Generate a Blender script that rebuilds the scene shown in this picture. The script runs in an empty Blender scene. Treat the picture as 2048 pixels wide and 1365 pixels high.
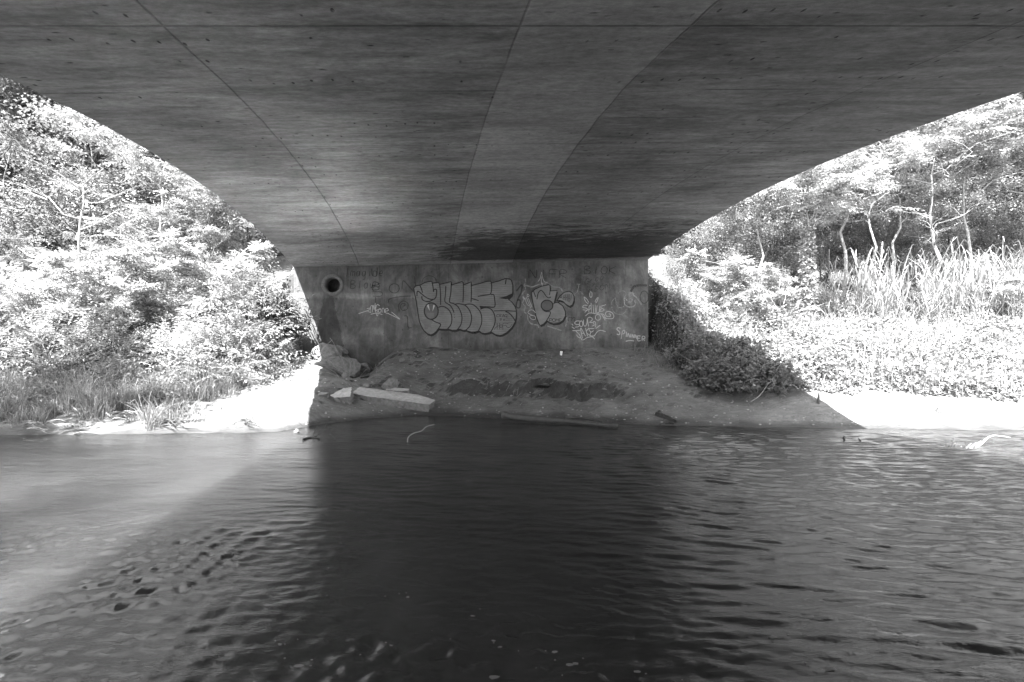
import bpy, math, random
import numpy as np
from mathutils import Vector

sc = bpy.context.scene
COL = sc.collection
# ------------------------------------------------------------------ camera, sky, sun, exposure
CAMH = 1.6
cam_d = bpy.data.cameras.new('camera'); cam_d.sensor_width = 36; cam_d.lens = 18
cam_d.clip_end = 600; cam_d.clip_start = 0.05
cam = bpy.data.objects.new('camera', cam_d); COL.objects.link(cam)
cam.location = (0, 0, CAMH); cam.rotation_euler = (math.radians(90), 0, 0)
sc.camera = cam

LX, LY = 0.253, 0.55                      # the sun's rays travel right, away and down (per metre of fall)
SUN_EL = math.atan(1/math.hypot(LX, LY))
w = bpy.data.worlds.new('World'); sc.world = w; w.use_nodes = True
nt = w.node_tree; bg = nt.nodes['Background']
sky = nt.nodes.new('ShaderNodeTexSky'); sky.sky_type = 'NISHITA'; sky.sun_disc = False
sky.sun_elevation = SUN_EL
sky.sun_rotation = math.atan2(-LX, -LY) % (2*math.pi)
bw = nt.nodes.new('ShaderNodeRGBToBW')
nt.links.new(sky.outputs[0], bw.inputs[0]); nt.links.new(bw.outputs[0], bg.inputs[0])
bg.inputs[1].default_value = 0.15
sl = bpy.data.lights.new('sun', 'SUN'); sl.energy = 5.0; sl.angle = math.radians(0.5); sl.color = (1, 1, 1)
so = bpy.data.objects.new('sun', sl); COL.objects.link(so)
so.location = (-10, -15, 30)
so.rotation_euler = Vector((LX, LY, -1)).to_track_quat('-Z', 'Y').to_euler()
sc.view_settings.view_transform = 'Standard'; sc.view_settings.look = 'None'
sc.view_settings.gamma = 1; sc.view_settings.use_curve_mapping = False
sc.view_settings.exposure = 3.3
cy = sc.cycles
cy.use_denoising = True
cy.max_bounces = 10; cy.diffuse_bounces = 5; cy.glossy_bounces = 4; cy.transparent_max_bounces = 12
cy.caustics_reflective = True; cy.blur_glossy = 0
cy.sample_clamp_indirect = 0

rng = np.random.default_rng(7)
F = 1024.0
# ------------------------------------------------------------------ bridge frame
TH = 0.0476; EX = 0.1676; D0 = 14.4
CW, SW = math.cos(TH), math.sin(TH)
SL, SR = -6.024, 3.883                    # ends of the abutment wall, measured along it
Z0, CF = CAMH + 2.2127, 0.029
def arch(d):
    d = np.asarray(d, float)
    a = 0.1818*d - 0.016*d*d
    lin = 0.1818*11 - 0.016*121 + (d-11)*(-0.12)
    return np.where(d < 11, a, lin)
def bz(s, d): return Z0 + CF*s + arch(d)
def B(s, d, z): return (s*CW + EX*d, D0 + s*SW - d, z)
def sd(X, Y):
    s = (X - EX*(D0 - Y))/(CW + EX*SW)
    return s, D0 + s*SW - Y
def wallpt(px, py):
    """photo pixel -> (s, z) on the face of the abutment wall"""
    k = (px-1024)/F
    # k*(D0+s*SW) = s*CW
    s = k*D0/(CW - k*SW)
    Y = D0 + s*SW
    return s, CAMH - (py-682)/F*Y

# ------------------------------------------------------------------ numpy noise
def _hash(i, j, seed):
    n = (i*374761393 + j*668265263 + seed*982451653) & 0xffffffff
    n = ((n ^ (n >> 13))*1274126177) & 0xffffffff
    return ((n ^ (n >> 16)) & 0xffff)/65535.0
def vnoise(x, y, seed=0):
    x = np.asarray(x, float); y = np.asarray(y, float)
    xi = np.floor(x).astype(np.int64); yi = np.floor(y).astype(np.int64)
    fx = x-xi; fy = y-yi; fx = fx*fx*(3-2*fx); fy = fy*fy*(3-2*fy)
    a = _hash(xi, yi, seed); b = _hash(xi+1, yi, seed); c = _hash(xi, yi+1, seed); d = _hash(xi+1, yi+1, seed)
    return (a*(1-fx)+b*fx)*(1-fy)+(c*(1-fx)+d*fx)*fy
def fbm(x, y, o=4, seed=0):
    t = 0; a = .5
    for k in range(o):
        t = t + a*vnoise(x*2**k, y*2**k, seed+k); a *= .5
    return t/(1-.5**o)
def sstep(a, b, x):
    t = np.clip((np.asarray(x, float)-a)/(b-a), 0, 1); return t*t*(3-2*t)

# ------------------------------------------------------------------ ground heights
SHX = [-60, -12, -8.7, -6, -4.1, -3.75, -3.0, -1.66, -.25, 1.2, 2.6, 4.35, 6.1, 9.1, 14, 60]
SHY = [8.0, 8.5, 8.7, 8.85, 9.0, 9.8, 10.6, 11.0, 10.55, 10.2, 9.75, 9.5, 9.35, 9.15, 9.0, 9.0]
def ground(X, Y):
    X = np.asarray(X, float); Y = np.asarray(Y, float)
    ys = np.interp(X, SHX, SHY) + .12*(fbm(X*1.7, Y*0+3, 3, 11)-.5)
    t = Y-ys
    s, d = sd(X, Y)
    u = t/np.maximum(D0+.05*X-ys, .5)
    cA = np.interp(u+.16*(fbm(X*1.6, Y*1.2, 4, 19)-.5)+.05*(fbm(X*7, Y*3, 3, 37)-.5), [-1, 0, .28, .36, .41, .6, 1, 2], [0, 0, .28, .31, .66, .92, 1.38, 1.38])
    cB = np.interp(u, [-1, 0, .3, .55, 1, 2], [0, 0, .38, .78, 1.40, 1.40])
    led = sstep(-1.9, -1.1, X)*(1-sstep(1.9, 2.9, X + .5*(vnoise(Y*2, X, 5)-.5)))
    hc = cA*led + cB*(1-led)
    hc = hc - .62*np.exp(-((X+4.0)/.55)**2)*sstep(11.6, 13.4, Y)
    hc = hc - .16*np.exp(-((X+2.0)/.5)**2 - ((Y-12.2)/.7)**2)
    hl = np.interp(t, [-1, 0, .4, 3, 6, 10, 25, 60], [0, 0, .14, .72, 1.5, 2.5, 7, 20])
    hr = np.interp(t, [-1, 0, .3, .8, 3, 6, 10, 25, 60], [0, 0, .10, .40, 1.2, 2.0, 2.7, 7, 20])
    wl = 1-sstep(-6.6, -5.0, s); wr = sstep(3.9, 5.2, s)
    h = hc*(1-wl)*(1-wr) + hl*wl + hr*wr
    # road embankment behind the abutment
    ds = np.maximum(np.maximum(-5.4-s, s-3.4), 0); dd = np.maximum(d+1.0, 0)
    em = 4.6 - 1.15*np.hypot(ds, dd)
    msk = np.maximum(np.maximum(sstep(3.93, 4.35, s), sstep(6.1, 6.6, -s)), sstep(.15, .5, -d))
    h = h + np.maximum(em-h, 0)*msk
    h = h + (fbm(X*1.3, Y*1.3, 4, 3)-.5)*.2*sstep(0, .8, t) + (fbm(X*5, Y*8, 3, 23)-.5)*.05*sstep(.2, 1.4, t)
    rg = np.abs(fbm(X*.8+3, Y*2.2+X*.5, 4, 29)-.5)                      # small erosion steps
    h = h - .05*(1-sstep(0, .05, rg))*sstep(.3, 1.2, t)*(1-wr)*(1-wl)
    h = np.where(t < 0, np.maximum(t*.28, -.9), np.maximum(h, np.minimum(t*.18, .05)))
    yn = -2.2+8.5*(1-sstep(-11.5, -9.3, X))
    return np.where(Y < yn, np.minimum((yn-Y)*.5, 3.2)-.3, h)
def gz(x, y): return float(ground(x, y))
def pick(px, py):
    """where the sight line of a photo pixel meets the ground"""
    kx = (px-1024)/F; kz = (682-py)/F
    Y = np.linspace(7.5, 60, 5000)
    g = ground(kx*Y, Y); z = CAMH+kz*Y
    i = int(np.argmax(z <= np.maximum(g, 0))) if (z <= np.maximum(g, 0)).any() else 4999
    return kx*Y[i], Y[i], max(float(g[i]), 0)
def at(px, py, Y): return ((px-1024)/F*Y, Y, CAMH+(682-py)/F*Y)

# ------------------------------------------------------------------ object helpers
def props(o, label=None, cat=None, group=None, kind=None):
    if label: o['label'] = label
    if cat: o['category'] = cat
    if group: o['group'] = group
    if kind: o['kind'] = kind
    return o
def mesh_np(name, V, faces, mats, mi=None, smooth=False, uv=None, attr=None):
    """faces: (n,k) int array (all one size) or list of such arrays"""
    if not isinstance(faces, list): faces = [faces]
    faces = [np.asarray(f, np.int32) for f in faces if len(f)]
    me = bpy.data.meshes.new(name); V = np.asarray(V, np.float32)
    me.vertices.add(len(V)); me.vertices.foreach_set('co', V.ravel())
    loops = np.concatenate([f.ravel() for f in faces])
    tot = np.concatenate([np.full(len(f), f.shape[1], np.int32) for f in faces])
    st = np.concatenate([[0], np.cumsum(tot)[:-1]]).astype(np.int32)
    me.loops.add(len(loops)); me.loops.foreach_set('vertex_index', loops)
    me.polygons.add(len(tot)); me.polygons.foreach_set('loop_start', st); me.polygons.foreach_set('loop_total', tot)
    if not isinstance(mats, (list, tuple)): mats = [mats]
    for m in mats: me.materials.append(m)
    if mi is not None: me.polygons.foreach_set('material_index', np.asarray(mi, np.int32))
    me.polygons.foreach_set('use_smooth', np.full(len(tot), smooth))
    me.update(calc_edges=True)
    if uv is not None:
        l = me.uv_layers.new(name='UVMap'); l.data.foreach_set('uv', np.asarray(uv, np.float32)[loops].ravel())
    if attr is not None:
        for k, v in attr.items():
            a = me.attributes.new(k, 'FLOAT', 'POINT'); a.data.foreach_set('value', np.asarray(v, np.float32))
    return me
def link(name, me, parent=None, loc=None):
    o = bpy.data.objects.new(name, me); COL.objects.link(o)
    if parent: o.parent = parent
    if loc is not None: o.location = loc
    return o
def empty(name, loc=(0, 0, 0), rz=0):
    o = bpy.data.objects.new(name, None); COL.objects.link(o); o.location = loc
    o.rotation_euler = (0, 0, rz); o.empty_display_size = .2
    return o
def copy_tree(o, parent=None):
    c = o.copy(); COL.objects.link(c)
    if parent: c.parent = parent
    for ch in list(o.children): copy_tree(ch, c)
    return c
class Acc:
    """collects pieces of geometry for one mesh"""
    def __init__(s): s.V = []; s.F = {}; s.n = 0
    def add(s, V, Fc, m=0):
        V = np.asarray(V, float).reshape(-1, 3)
        for f in (Fc if isinstance(Fc, list) else [Fc]):
            f = np.asarray(f, int)
            s.F.setdefault((f.shape[1], m), []).append(f+s.n)
        s.V.append(V); s.n += len(V)
    def mesh(s, name, mats, smooth=False):
        fl = []; mi = []
        for (k, m), L in s.F.items():
            a = np.concatenate(L); fl.append(a); mi += [m]*len(a)
        return mesh_np(name, np.concatenate(s.V), fl, mats, mi, smooth)
def catmull(P, n=6):
    P = np.asarray(P, float)
    if len(P) < 3: return np.linspace(P[0], P[-1], n+1)
    Q = np.vstack([2*P[0]-P[1], P, 2*P[-1]-P[-2]]); out = []
    for i in range(1, len(Q)-2):
        t = np.linspace(0, 1, n, endpoint=False)[:, None]
        a, b, c, d = Q[i-1], Q[i], Q[i+1], Q[i+2]
        out.append(.5*((2*b)+(-a+c)*t+(2*a-5*b+4*c-d)*t*t+(-a+3*b-3*c+d)*t**3))
    out.append(P[-1:]); return np.vstack(out)
def tube(acc, P, R, k=6, m=0, rough=0, cap=True):
    P = np.asarray(P, float); n = len(P); R = np.broadcast_to(np.asarray(R, float), (n,)) if np.ndim(R) else np.full(n, R)
    T = np.gradient(P, axis=0); T /= np.linalg.norm(T, axis=1)[:, None]+1e-9
    ref = np.array([0, 0, 1.]) if abs(T[:, 2]).mean() < .8 else np.array([1., 0, 0])
    U = np.cross(T, ref); U /= np.linalg.norm(U, axis=1)[:, None]+1e-9; W = np.cross(T, U)
    a = np.arange(k)*2*np.pi/k
    rr = R[:, None]*(1+rough*(rng.random((n, k))-.5))
    V = P[:, None]+rr[..., None]*(np.cos(a)[None, :, None]*U[:, None]+np.sin(a)[None, :, None]*W[:, None])
    i = np.arange(n-1)[:, None]*k; j = np.arange(k)[None]; j2 = (j+1) % k
    Q = np.stack([i+j, i+j2, i+k+j2, i+k+j], -1).reshape(-1, 4)
    fs = [Q]
    if cap and k > 2: fs.append(np.array([list(range(k))[::-1], [(n-1)*k+q for q in range(k)]]))
    acc.add(V.reshape(-1, 3), fs, m)

# ------------------------------------------------------------------ materials (black-and-white place: all greys)
class NB:
    def __init__(s, name):
        s.m = bpy.data.materials.new(name); s.m.use_nodes = True; s.t = s.m.node_tree
        s.p = s.t.nodes['Principled BSDF']; s.out = s.t.nodes['Material Output']
    def n(s, ty, **kw):
        x = s.t.nodes.new(ty)
        for k, v in kw.items(): setattr(x, k, v)
        return x
    def put(s, sock, v):
        if isinstance(v, (int, float)): sock.default_value = v if sock.type == 'VALUE' else ((v, v, v, 1) if sock.type == 'RGBA' else (v, v, v))
        elif isinstance(v, (tuple, list)): sock.default_value = v
        else: s.t.links.new(v, sock)
    def math(s, op, a, b=None, c=None, clamp=False):
        x = s.n('ShaderNodeMath', operation=op, use_clamp=clamp); s.put(x.inputs[0], a)
        if b is not None: s.put(x.inputs[1], b)
        if c is not None: s.put(x.inputs[2], c)
        return x.outputs[0]
    def mul(s, a, b): return s.math('MULTIPLY', a, b)
    def add(s, a, b): return s.math('ADD', a, b)
    def sub(s, a, b): return s.math('SUBTRACT', a, b)
    def rng(s, v, a, b, c=0., d=1., smooth=True):
        x = s.n('ShaderNodeMapRange', interpolation_type='SMOOTHSTEP' if smooth else 'LINEAR'); s.put(x.inputs[0], v)
        for i, q in enumerate((a, b, c, d)): x.inputs[i+1].default_value = q
        return x.outputs[0]
    def coord(s, kind='Object'):
        return s.n('ShaderNodeTexCoord').outputs[kind]
    def map(s, v, sc_, loc=(0, 0, 0), rot=(0, 0, 0)):
        x = s.n('ShaderNodeMapping'); s.put(x.inputs[0], v); x.inputs['Scale'].default_value = sc_
        x.inputs['Location'].default_value = loc; x.inputs['Rotation'].default_value = rot
        return x.outputs[0]
    def noise(s, v, scale=1, detail=4, rough=.55, dist=0):
        x = s.n('ShaderNodeTexNoise'); s.put(x.inputs['Vector'], v); x.inputs['Scale'].default_value = scale
        x.inputs['Detail'].default_value = detail; x.inputs['Roughness'].default_value = rough; x.inputs['Distortion'].default_value = dist
        return x.outputs['Fac']
    def voro(s, v, scale=1, feature='F1', rnd=1.):
        x = s.n('ShaderNodeTexVoronoi', feature=feature, voronoi_dimensions='2D'); s.put(x.inputs['Vector'], v); x.inputs['Scale'].default_value = scale
        x.inputs['Randomness'].default_value = rnd; return x.outputs['Distance']
    def xyz(s, v):
        x = s.n('ShaderNodeSeparateXYZ'); s.put(x.inputs[0], v); return x.outputs
    def grey(s, v):
        c = s.n('ShaderNodeCombineColor'); 
        for i in range(3): s.put(c.inputs[i], v)
        return c.outputs[0]
    def bump(s, h, strength=.5, dist=.02):
        x = s.n('ShaderNodeBump'); x.inputs['Strength'].default_value = strength; x.inputs['Distance'].default_value = dist
        s.put(x.inputs['Height'], h); s.t.links.new(x.outputs[0], s.p.inputs['Normal'])
    def fin(s, col, rough=.9, spec=.3):
        if isinstance(col, (int, float)): s.p.inputs['Base Color'].default_value = (col, col, col, 1)
        else: s.t.links.new(s.grey(col), s.p.inputs['Base Color'])
        s.put(s.p.inputs['Roughness'], rough); s.p.inputs['Specular IOR Level'].default_value = spec
        return s.m

def simple(name, g, var=.4, scale=8, rough=.9, stretch=(1, 1, 1), bump=.4, bd=.01):
    b = NB(name); v = b.map(b.coord(), stretch); n = b.noise(v, scale, 5, .65)
    b.bump(n, bump, bd)
    return b.fin(b.mul(g, b.rng(n, .25, .75, 1-var, 1+var, False)), rough)

def mat_soffit():
    b = NB('board_formed_concrete'); uv = b.coord('UV'); x, y, _ = b.xyz(uv)
    st = b.noise(b.map(uv, (1.5, 6.5, 1)), 1, 10, .74, .8)           # streaks along the boards, torn into fine grain
    gr = b.noise(b.map(uv, (9, 17, 1)), 1, 8, .8)
    bl = b.noise(b.map(uv, (.5, .8, 1), (4, 2, 0)), 1, 5, .6, .6)
    bl2 = b.noise(b.map(uv, (.6, 2.6, 1), (7, 3, 0)), 1, 7, .7, .9)
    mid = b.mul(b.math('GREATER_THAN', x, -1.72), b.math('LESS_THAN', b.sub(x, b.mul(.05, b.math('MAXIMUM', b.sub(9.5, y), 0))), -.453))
    rough = b.sub(1, b.mul(mid, .5))
    c = b.mul(.262, b.add(1, b.mul(rough, b.rng(st, .32, .68, -.34, .30, False))))
    c = b.mul(c, b.add(1, b.mul(rough, b.rng(bl2, .34, .66, -.30, .28, False))))
    c = b.mul(c, b.rng(gr, .34, .66, .66, 1.28, False)); c = b.mul(c, b.rng(bl, .35, .65, .80, 1.22, False))
    wn = b.n('ShaderNodeTexWhiteNoise', noise_dimensions='2D'); cb = b.n('ShaderNodeCombineXYZ')
    pid = b.add(b.add(b.math('GREATER_THAN', x, -4.24), b.math('GREATER_THAN', x, -1.72)), b.add(b.math('GREATER_THAN', x, -.453), b.math('GREATER_THAN', x, 2.03)))
    b.put(cb.inputs[0], pid); b.put(cb.inputs[1], b.math('FLOOR', b.mul(b.add(y, .17), 1/1.24)))
    b.put(wn.inputs[0], cb.outputs[0])
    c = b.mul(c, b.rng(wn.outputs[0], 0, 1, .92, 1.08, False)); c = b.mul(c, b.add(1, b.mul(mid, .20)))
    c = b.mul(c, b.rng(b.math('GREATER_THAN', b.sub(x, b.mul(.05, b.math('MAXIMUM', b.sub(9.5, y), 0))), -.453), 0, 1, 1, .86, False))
    wob = b.mul(b.sub(b.noise(uv, 2.2, 5), .5), .07)
    brk = b.rng(b.noise(b.map(uv, (1.2, 1.2, 1), (9, 9, 0)), 1, 4), .3, .55, .35, 1)
    lines = None
    for sj, wd, st_ in ((-4.239, .006, 1), (-1.719, .006, .9), (-.453, .007, 1), (2.029, .006, .8)):
        xx = b.sub(x, b.mul(.05, b.math('MAXIMUM', b.sub(9.5, y), 0))) if sj == -.453 else x
        l = b.mul(b.mul(b.rng(b.math('ABSOLUTE', b.sub(b.add(xx, b.mul(wob, .4)), sj)), wd*.5, wd*2.2, 1, 0), st_), brk)
        lines = l if lines is None else b.math('MAXIMUM', lines, l)
    br = b.rng(b.noise(b.map(uv, (.7, .9, 1)), 1, 4), .44, .58)
    for dj, wd, full in ((10.585, .011, 1), (9.25, .009, 0), (8.42, .006, 0), (7.47, .007, 1), (7.03, .005, 0), (6.3, .006, 0), (5.75, .005, 0), (5.2, .006, 0), (4.35, .006, 0), (3.1, .007, 0), (1.9, .007, 0), (11.9, .012, 0)):
        l = b.rng(b.math('ABSOLUTE', b.sub(b.add(y, b.mul(wob, .3)), dj)), wd*.5, wd*2, 1, 0)
        l = b.mul(b.mul(l, b.add(.35, b.mul(brk, .6))), .95) if full else b.mul(l, br)
        lines = b.math('MAXIMUM', lines, l)
    c = b.mul(c, b.sub(1, b.mul(lines, .42)))
    # blow-holes, nail scars and torn streaks
    jit = b.mul(b.sub(b.noise(uv, 17, 3), .5), .16)
    v = b.add(b.voro(b.map(uv, (2.0, 5.2, 1)), 1, 'F1', 1.), jit)
    pm = b.rng(b.noise(b.map(uv, (.9, 1.6, 1), (3, 9, 0)), 1, 5, .7), .51, .58)
    pits = b.mul(b.rng(v, .02, .08, 1, 0), pm)
    w2 = b.add(b.voro(b.map(uv, (5.2, 2.4, 1), (0, .3, 0)), 1, 'F1', .3), b.mul(jit, .6))     # rows of paired scars
    rows = b.mul(b.rng(w2, .04, .08, 1, 0), b.rng(b.noise(b.map(uv, (.8, 1.5, 1), (13, 5, 0)), 1, 4, .7), .53, .58))
    scr = b.mul(b.rng(b.noise(b.map(uv, (5, 30, 1), (1, 4, 0)), 1, 5, .75), .64, .70), b.rng(bl2, .40, .58))
    pits = b.math('MAXIMUM', b.math('MAXIMUM', pits, rows), b.mul(scr, .6)); pits = b.mul(pits, b.sub(1, b.mul(mid, .5)))
    c = b.mul(c, b.sub(1, b.mul(pits, .8)))
    # soot-dark weathering above the wall
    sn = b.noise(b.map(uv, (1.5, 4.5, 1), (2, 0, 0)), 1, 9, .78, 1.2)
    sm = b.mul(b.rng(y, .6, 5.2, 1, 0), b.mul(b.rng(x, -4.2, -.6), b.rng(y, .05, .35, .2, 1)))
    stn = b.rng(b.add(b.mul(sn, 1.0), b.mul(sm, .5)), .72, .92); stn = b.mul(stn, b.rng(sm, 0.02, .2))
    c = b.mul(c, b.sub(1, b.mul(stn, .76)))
    b.bump(b.add(b.add(b.mul(gr, .35), b.mul(bl2, .5)), b.sub(b.mul(st, .6), b.mul(b.math('MAXIMUM', pits, lines), 2.2))), .7, .014)
    return b.fin(c, .85)

def mat_wall():
    b = NB('wall_concrete'); uv = b.coord('UV'); x, y, _ = b.xyz(uv)
    n1 = b.noise(uv, 1.1, 6, .62, .4); n2 = b.noise(b.map(uv, (9, 1.1, 1)), 1, 5, .65); n3 = b.noise(uv, 14, 4, .7)
    c = b.mul(.108, b.rng(n1, .28, .72, .50, 1.5, False)); c = b.mul(c, b.rng(n2, .3, .7, .86, 1.14, False))
    c = b.mul(c, b.rng(n3, .3, .7, .86, 1.12, False))
    c = b.mul(c, b.add(1, b.mul(.20, b.rng(x, .5, 3.6))))
    wob = b.mul(b.sub(n1, .5), .18)
    yy = b.add(y, wob)
    band = b.mul(b.rng(b.math('ABSOLUTE', b.sub(yy, 2.86)), .03, .12, 1, 0), b.rng(x, -1.2, -2.6, 0, 1))
    c = b.mul(c, b.add(1, b.mul(band, .5)))
    c = b.mul(c, b.rng(yy, 1.3, 1.75, .72, 1))
    # wet stain spreading below the pipe
    dx = b.math('ABSOLUTE', b.sub(b.add(x, b.mul(b.sub(n2, .5), .08)), -5.08)); wdt = b.add(.10, b.mul(b.sub(2.95, y), .22))
    stn = b.mul(b.rng(b.sub(dx, wdt), -.03, .05, 1, 0), b.rng(y, 2.98, 2.85))
    c = b.mul(c, b.sub(1, b.mul(stn, .42)))
    edge = b.mul(b.rng(b.math('ABSOLUTE', b.sub(dx, wdt)), .0, .035, 1, 0), b.mul(b.rng(y, 2.95, 2.6), b.rng(n3, .42, .6)))
    c = b.mul(c, b.add(1, b.mul(edge, .55)))
    # pale ghost of an old half-round patch
    q = b.math('SQRT', b.add(b.math('POWER', b.sub(x, -3.93), 2.), b.math('POWER', b.mul(b.sub(y, 1.50), .98), 2.)))
    q = b.add(q, b.mul(b.sub(n1, .5), .12))
    gh = b.mul(b.rng(q, .44, .52, 1, 0), b.rng(y, 1.72, 1.82)); c = b.mul(c, b.add(1, b.mul(gh, .28)))
    gr = b.mul(b.rng(b.math('ABSOLUTE', b.sub(q, .60)), .03, .09, 1, 0), b.rng(n1, .40, .6)); c = b.mul(c, b.sub(1, b.mul(gr, .14)))
    seam = None
    for sj in (-3.55, -1.78, .12, 1.95):
        l = b.rng(b.math('ABSOLUTE', b.sub(x, sj)), .006, .016, 1, 0); seam = l if seam is None else b.math('MAXIMUM', seam, l)
    c = b.mul(c, b.sub(1, b.mul(seam, .16)))
    dots = b.rng(b.add(b.voro(uv, 1.7), b.mul(b.sub(n3, .5), .06)), .02, .05, 1, 0)
    n4 = b.noise(b.map(uv, (2.2, 1.0, 1), (6, 2, 0)), 1, 8, .75, 1.); c = b.mul(c, b.rng(n4, .42, .62, .74, 1.1)); dk = b.mul(b.rng(b.noise(b.map(uv, (5, .5, 1), (8, 0, 0)), 1, 5, .7), .55, .68), b.rng(y, 2.6, 3.7)); c = b.mul(c, b.sub(1, b.mul(dk, .4))); c = b.mul(c, b.sub(1, b.mul(dots, .35)))
    b.bump(b.add(n3, b.mul(n1, 2)), .4, .012)
    return b.fin(c, .88)

def mat_ground():
    b = NB('silt_ground'); o = b.coord(); x, y, z = b.xyz(o)
    n1 = b.noise(o, 1.3, 6, .6); n2 = b.noise(b.map(o, (5, 14, 5)), 1, 6, .7, .5); n3 = b.noise(o, 45, 3, .7)
    c = b.mul(.128, b.rng(n1, .25, .75, .55, 1.45, False)); c = b.mul(c, b.rng(n2, .3, .7, .74, 1.22, False)); c = b.mul(c, b.rng(n3, .3, .7, .82, 1.16, False))
    c = b.mul(c, b.rng(b.add(z, b.mul(b.sub(n1, .5), .10)), .02, .12, .36, 1))                      # wet rim at the waterline
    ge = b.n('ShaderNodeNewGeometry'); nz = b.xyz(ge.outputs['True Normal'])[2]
    c = b.mul(c, b.rng(b.add(nz, b.mul(b.sub(n2, .5), .35)), .50, .82, .34, 1)); crk = b.mul(b.rng(b.math('ABSOLUTE', b.sub(b.noise(b.map(o, (1.1, 4, 2), (2, 2, 0)), 1, 6, .65), .5)), .002, .009, 1, 0), b.rng(n1, .45, .6)); c = b.mul(c, b.sub(1, b.mul(crk, .55)))                     # steep faces darkened: undercut shade put into the soil colour
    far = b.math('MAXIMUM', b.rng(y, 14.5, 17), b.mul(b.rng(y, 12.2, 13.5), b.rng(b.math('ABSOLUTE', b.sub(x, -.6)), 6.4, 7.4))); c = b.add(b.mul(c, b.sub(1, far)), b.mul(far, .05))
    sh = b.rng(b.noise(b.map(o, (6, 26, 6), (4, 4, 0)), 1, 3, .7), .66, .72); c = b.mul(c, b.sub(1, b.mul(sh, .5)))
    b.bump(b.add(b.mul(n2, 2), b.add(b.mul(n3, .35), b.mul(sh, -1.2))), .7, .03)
    return b.fin(c, b.rng(z, .01, .09, .35, .92), .35)

def mat_water():
    b = NB('river_water'); o = b.coord()
    n1 = b.noise(o, .55, 4, .6, .5); n2 = b.noise(b.map(o, (1.6, 3.2, 1)), 1, 5, .6, .8)
    c = b.mul(.026, b.rng(n1, .3, .7, .45, 1.5, False)); c = b.mul(c, b.rng(n2, .3, .7, .85, 1.15, False))
    f1 = b.noise(b.map(o, (12, 30, 1), (0, 0, 0), (0, 0, -.12)), 1, 4, .7, .3)
    b.bump(f1, .22, .02)
    b.fin(c, .11, .5); b.p.inputs['IOR'].default_value = 1.62
    b.p.inputs['Subsurface Weight'].default_value = 1.; b.p.inputs['Subsurface Scale'].default_value = 5.0
    b.p.inputs['Subsurface Radius'].default_value = (1, 1, 1)
    return b.m

def mat_leaf(name, g, tr=.35, var=.35, rough=.55):
    b = NB(name); oi = b.n('ShaderNodeObjectInfo').outputs['Random']
    at_ = b.n('ShaderNodeAttribute', attribute_name='tone').outputs['Fac']
    c = b.mul(g, b.add(1-var, b.mul(at_, 2*var))); c = b.mul(c, b.rng(oi, 0, 1, .82, 1.2, False))
    b.fin(c, rough, .35)
    t = b.n('ShaderNodeBsdfTranslucent'); b.put(t.inputs[0], b.grey(b.mul(c, 1.25)))
    mx = b.n('ShaderNodeMixShader'); mx.inputs[0].default_value = tr
    b.t.links.new(b.p.outputs[0], mx.inputs[1]); b.t.links.new(t.outputs[0], mx.inputs[2]); b.t.links.new(mx.outputs[0], b.out.inputs[0])
    return b.m

def mat_paint(name, g, soft=True, cover=1., scale=30):
    b = NB(name); uv = b.coord('Object'); n = b.noise(uv, scale, 4, .7); n1 = b.noise(uv, 3, 4, .6)
    c = b.mul(g, b.rng(n, .3, .7, .85, 1.15, False)); b.fin(c, .6)
    e = b.n('ShaderNodeAttribute', attribute_name='edge').outputs['Fac']
    a = b.rng(b.add(e, b.mul(b.sub(n, .5), .5)), .12, .55)
    a = b.mul(b.mul(a, cover), b.rng(b.add(n, n1), .55, .95, .55, 1))
    b.put(b.p.inputs['Alpha'], a)
    return b.m
def mat_fill(name, g, lines=True):
    b = NB(name); o = b.coord('Object'); x, y, z = b.xyz(o)
    n = b.noise(b.map(o, (4, 4, 30)), 1, 5, .7); n1 = b.noise(o, 2.5, 3, .6)
    c = b.mul(g, b.rng(n1, .3, .7, .8, 1.2, False))
    if lines:
        wv = b.math('SINE', b.add(b.mul(z, 6.283/.058), b.add(b.mul(n1, 9), b.mul(n, 3))))
        c = b.mul(c, b.sub(1, b.mul(b.mul(b.rng(wv, .35, 1), b.rng(n, .38, .6)), .42)))
    c = b.mul(c, b.rng(n, .3, .7, .85, 1.1, False))
    return b.fin(c, .6)

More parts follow.
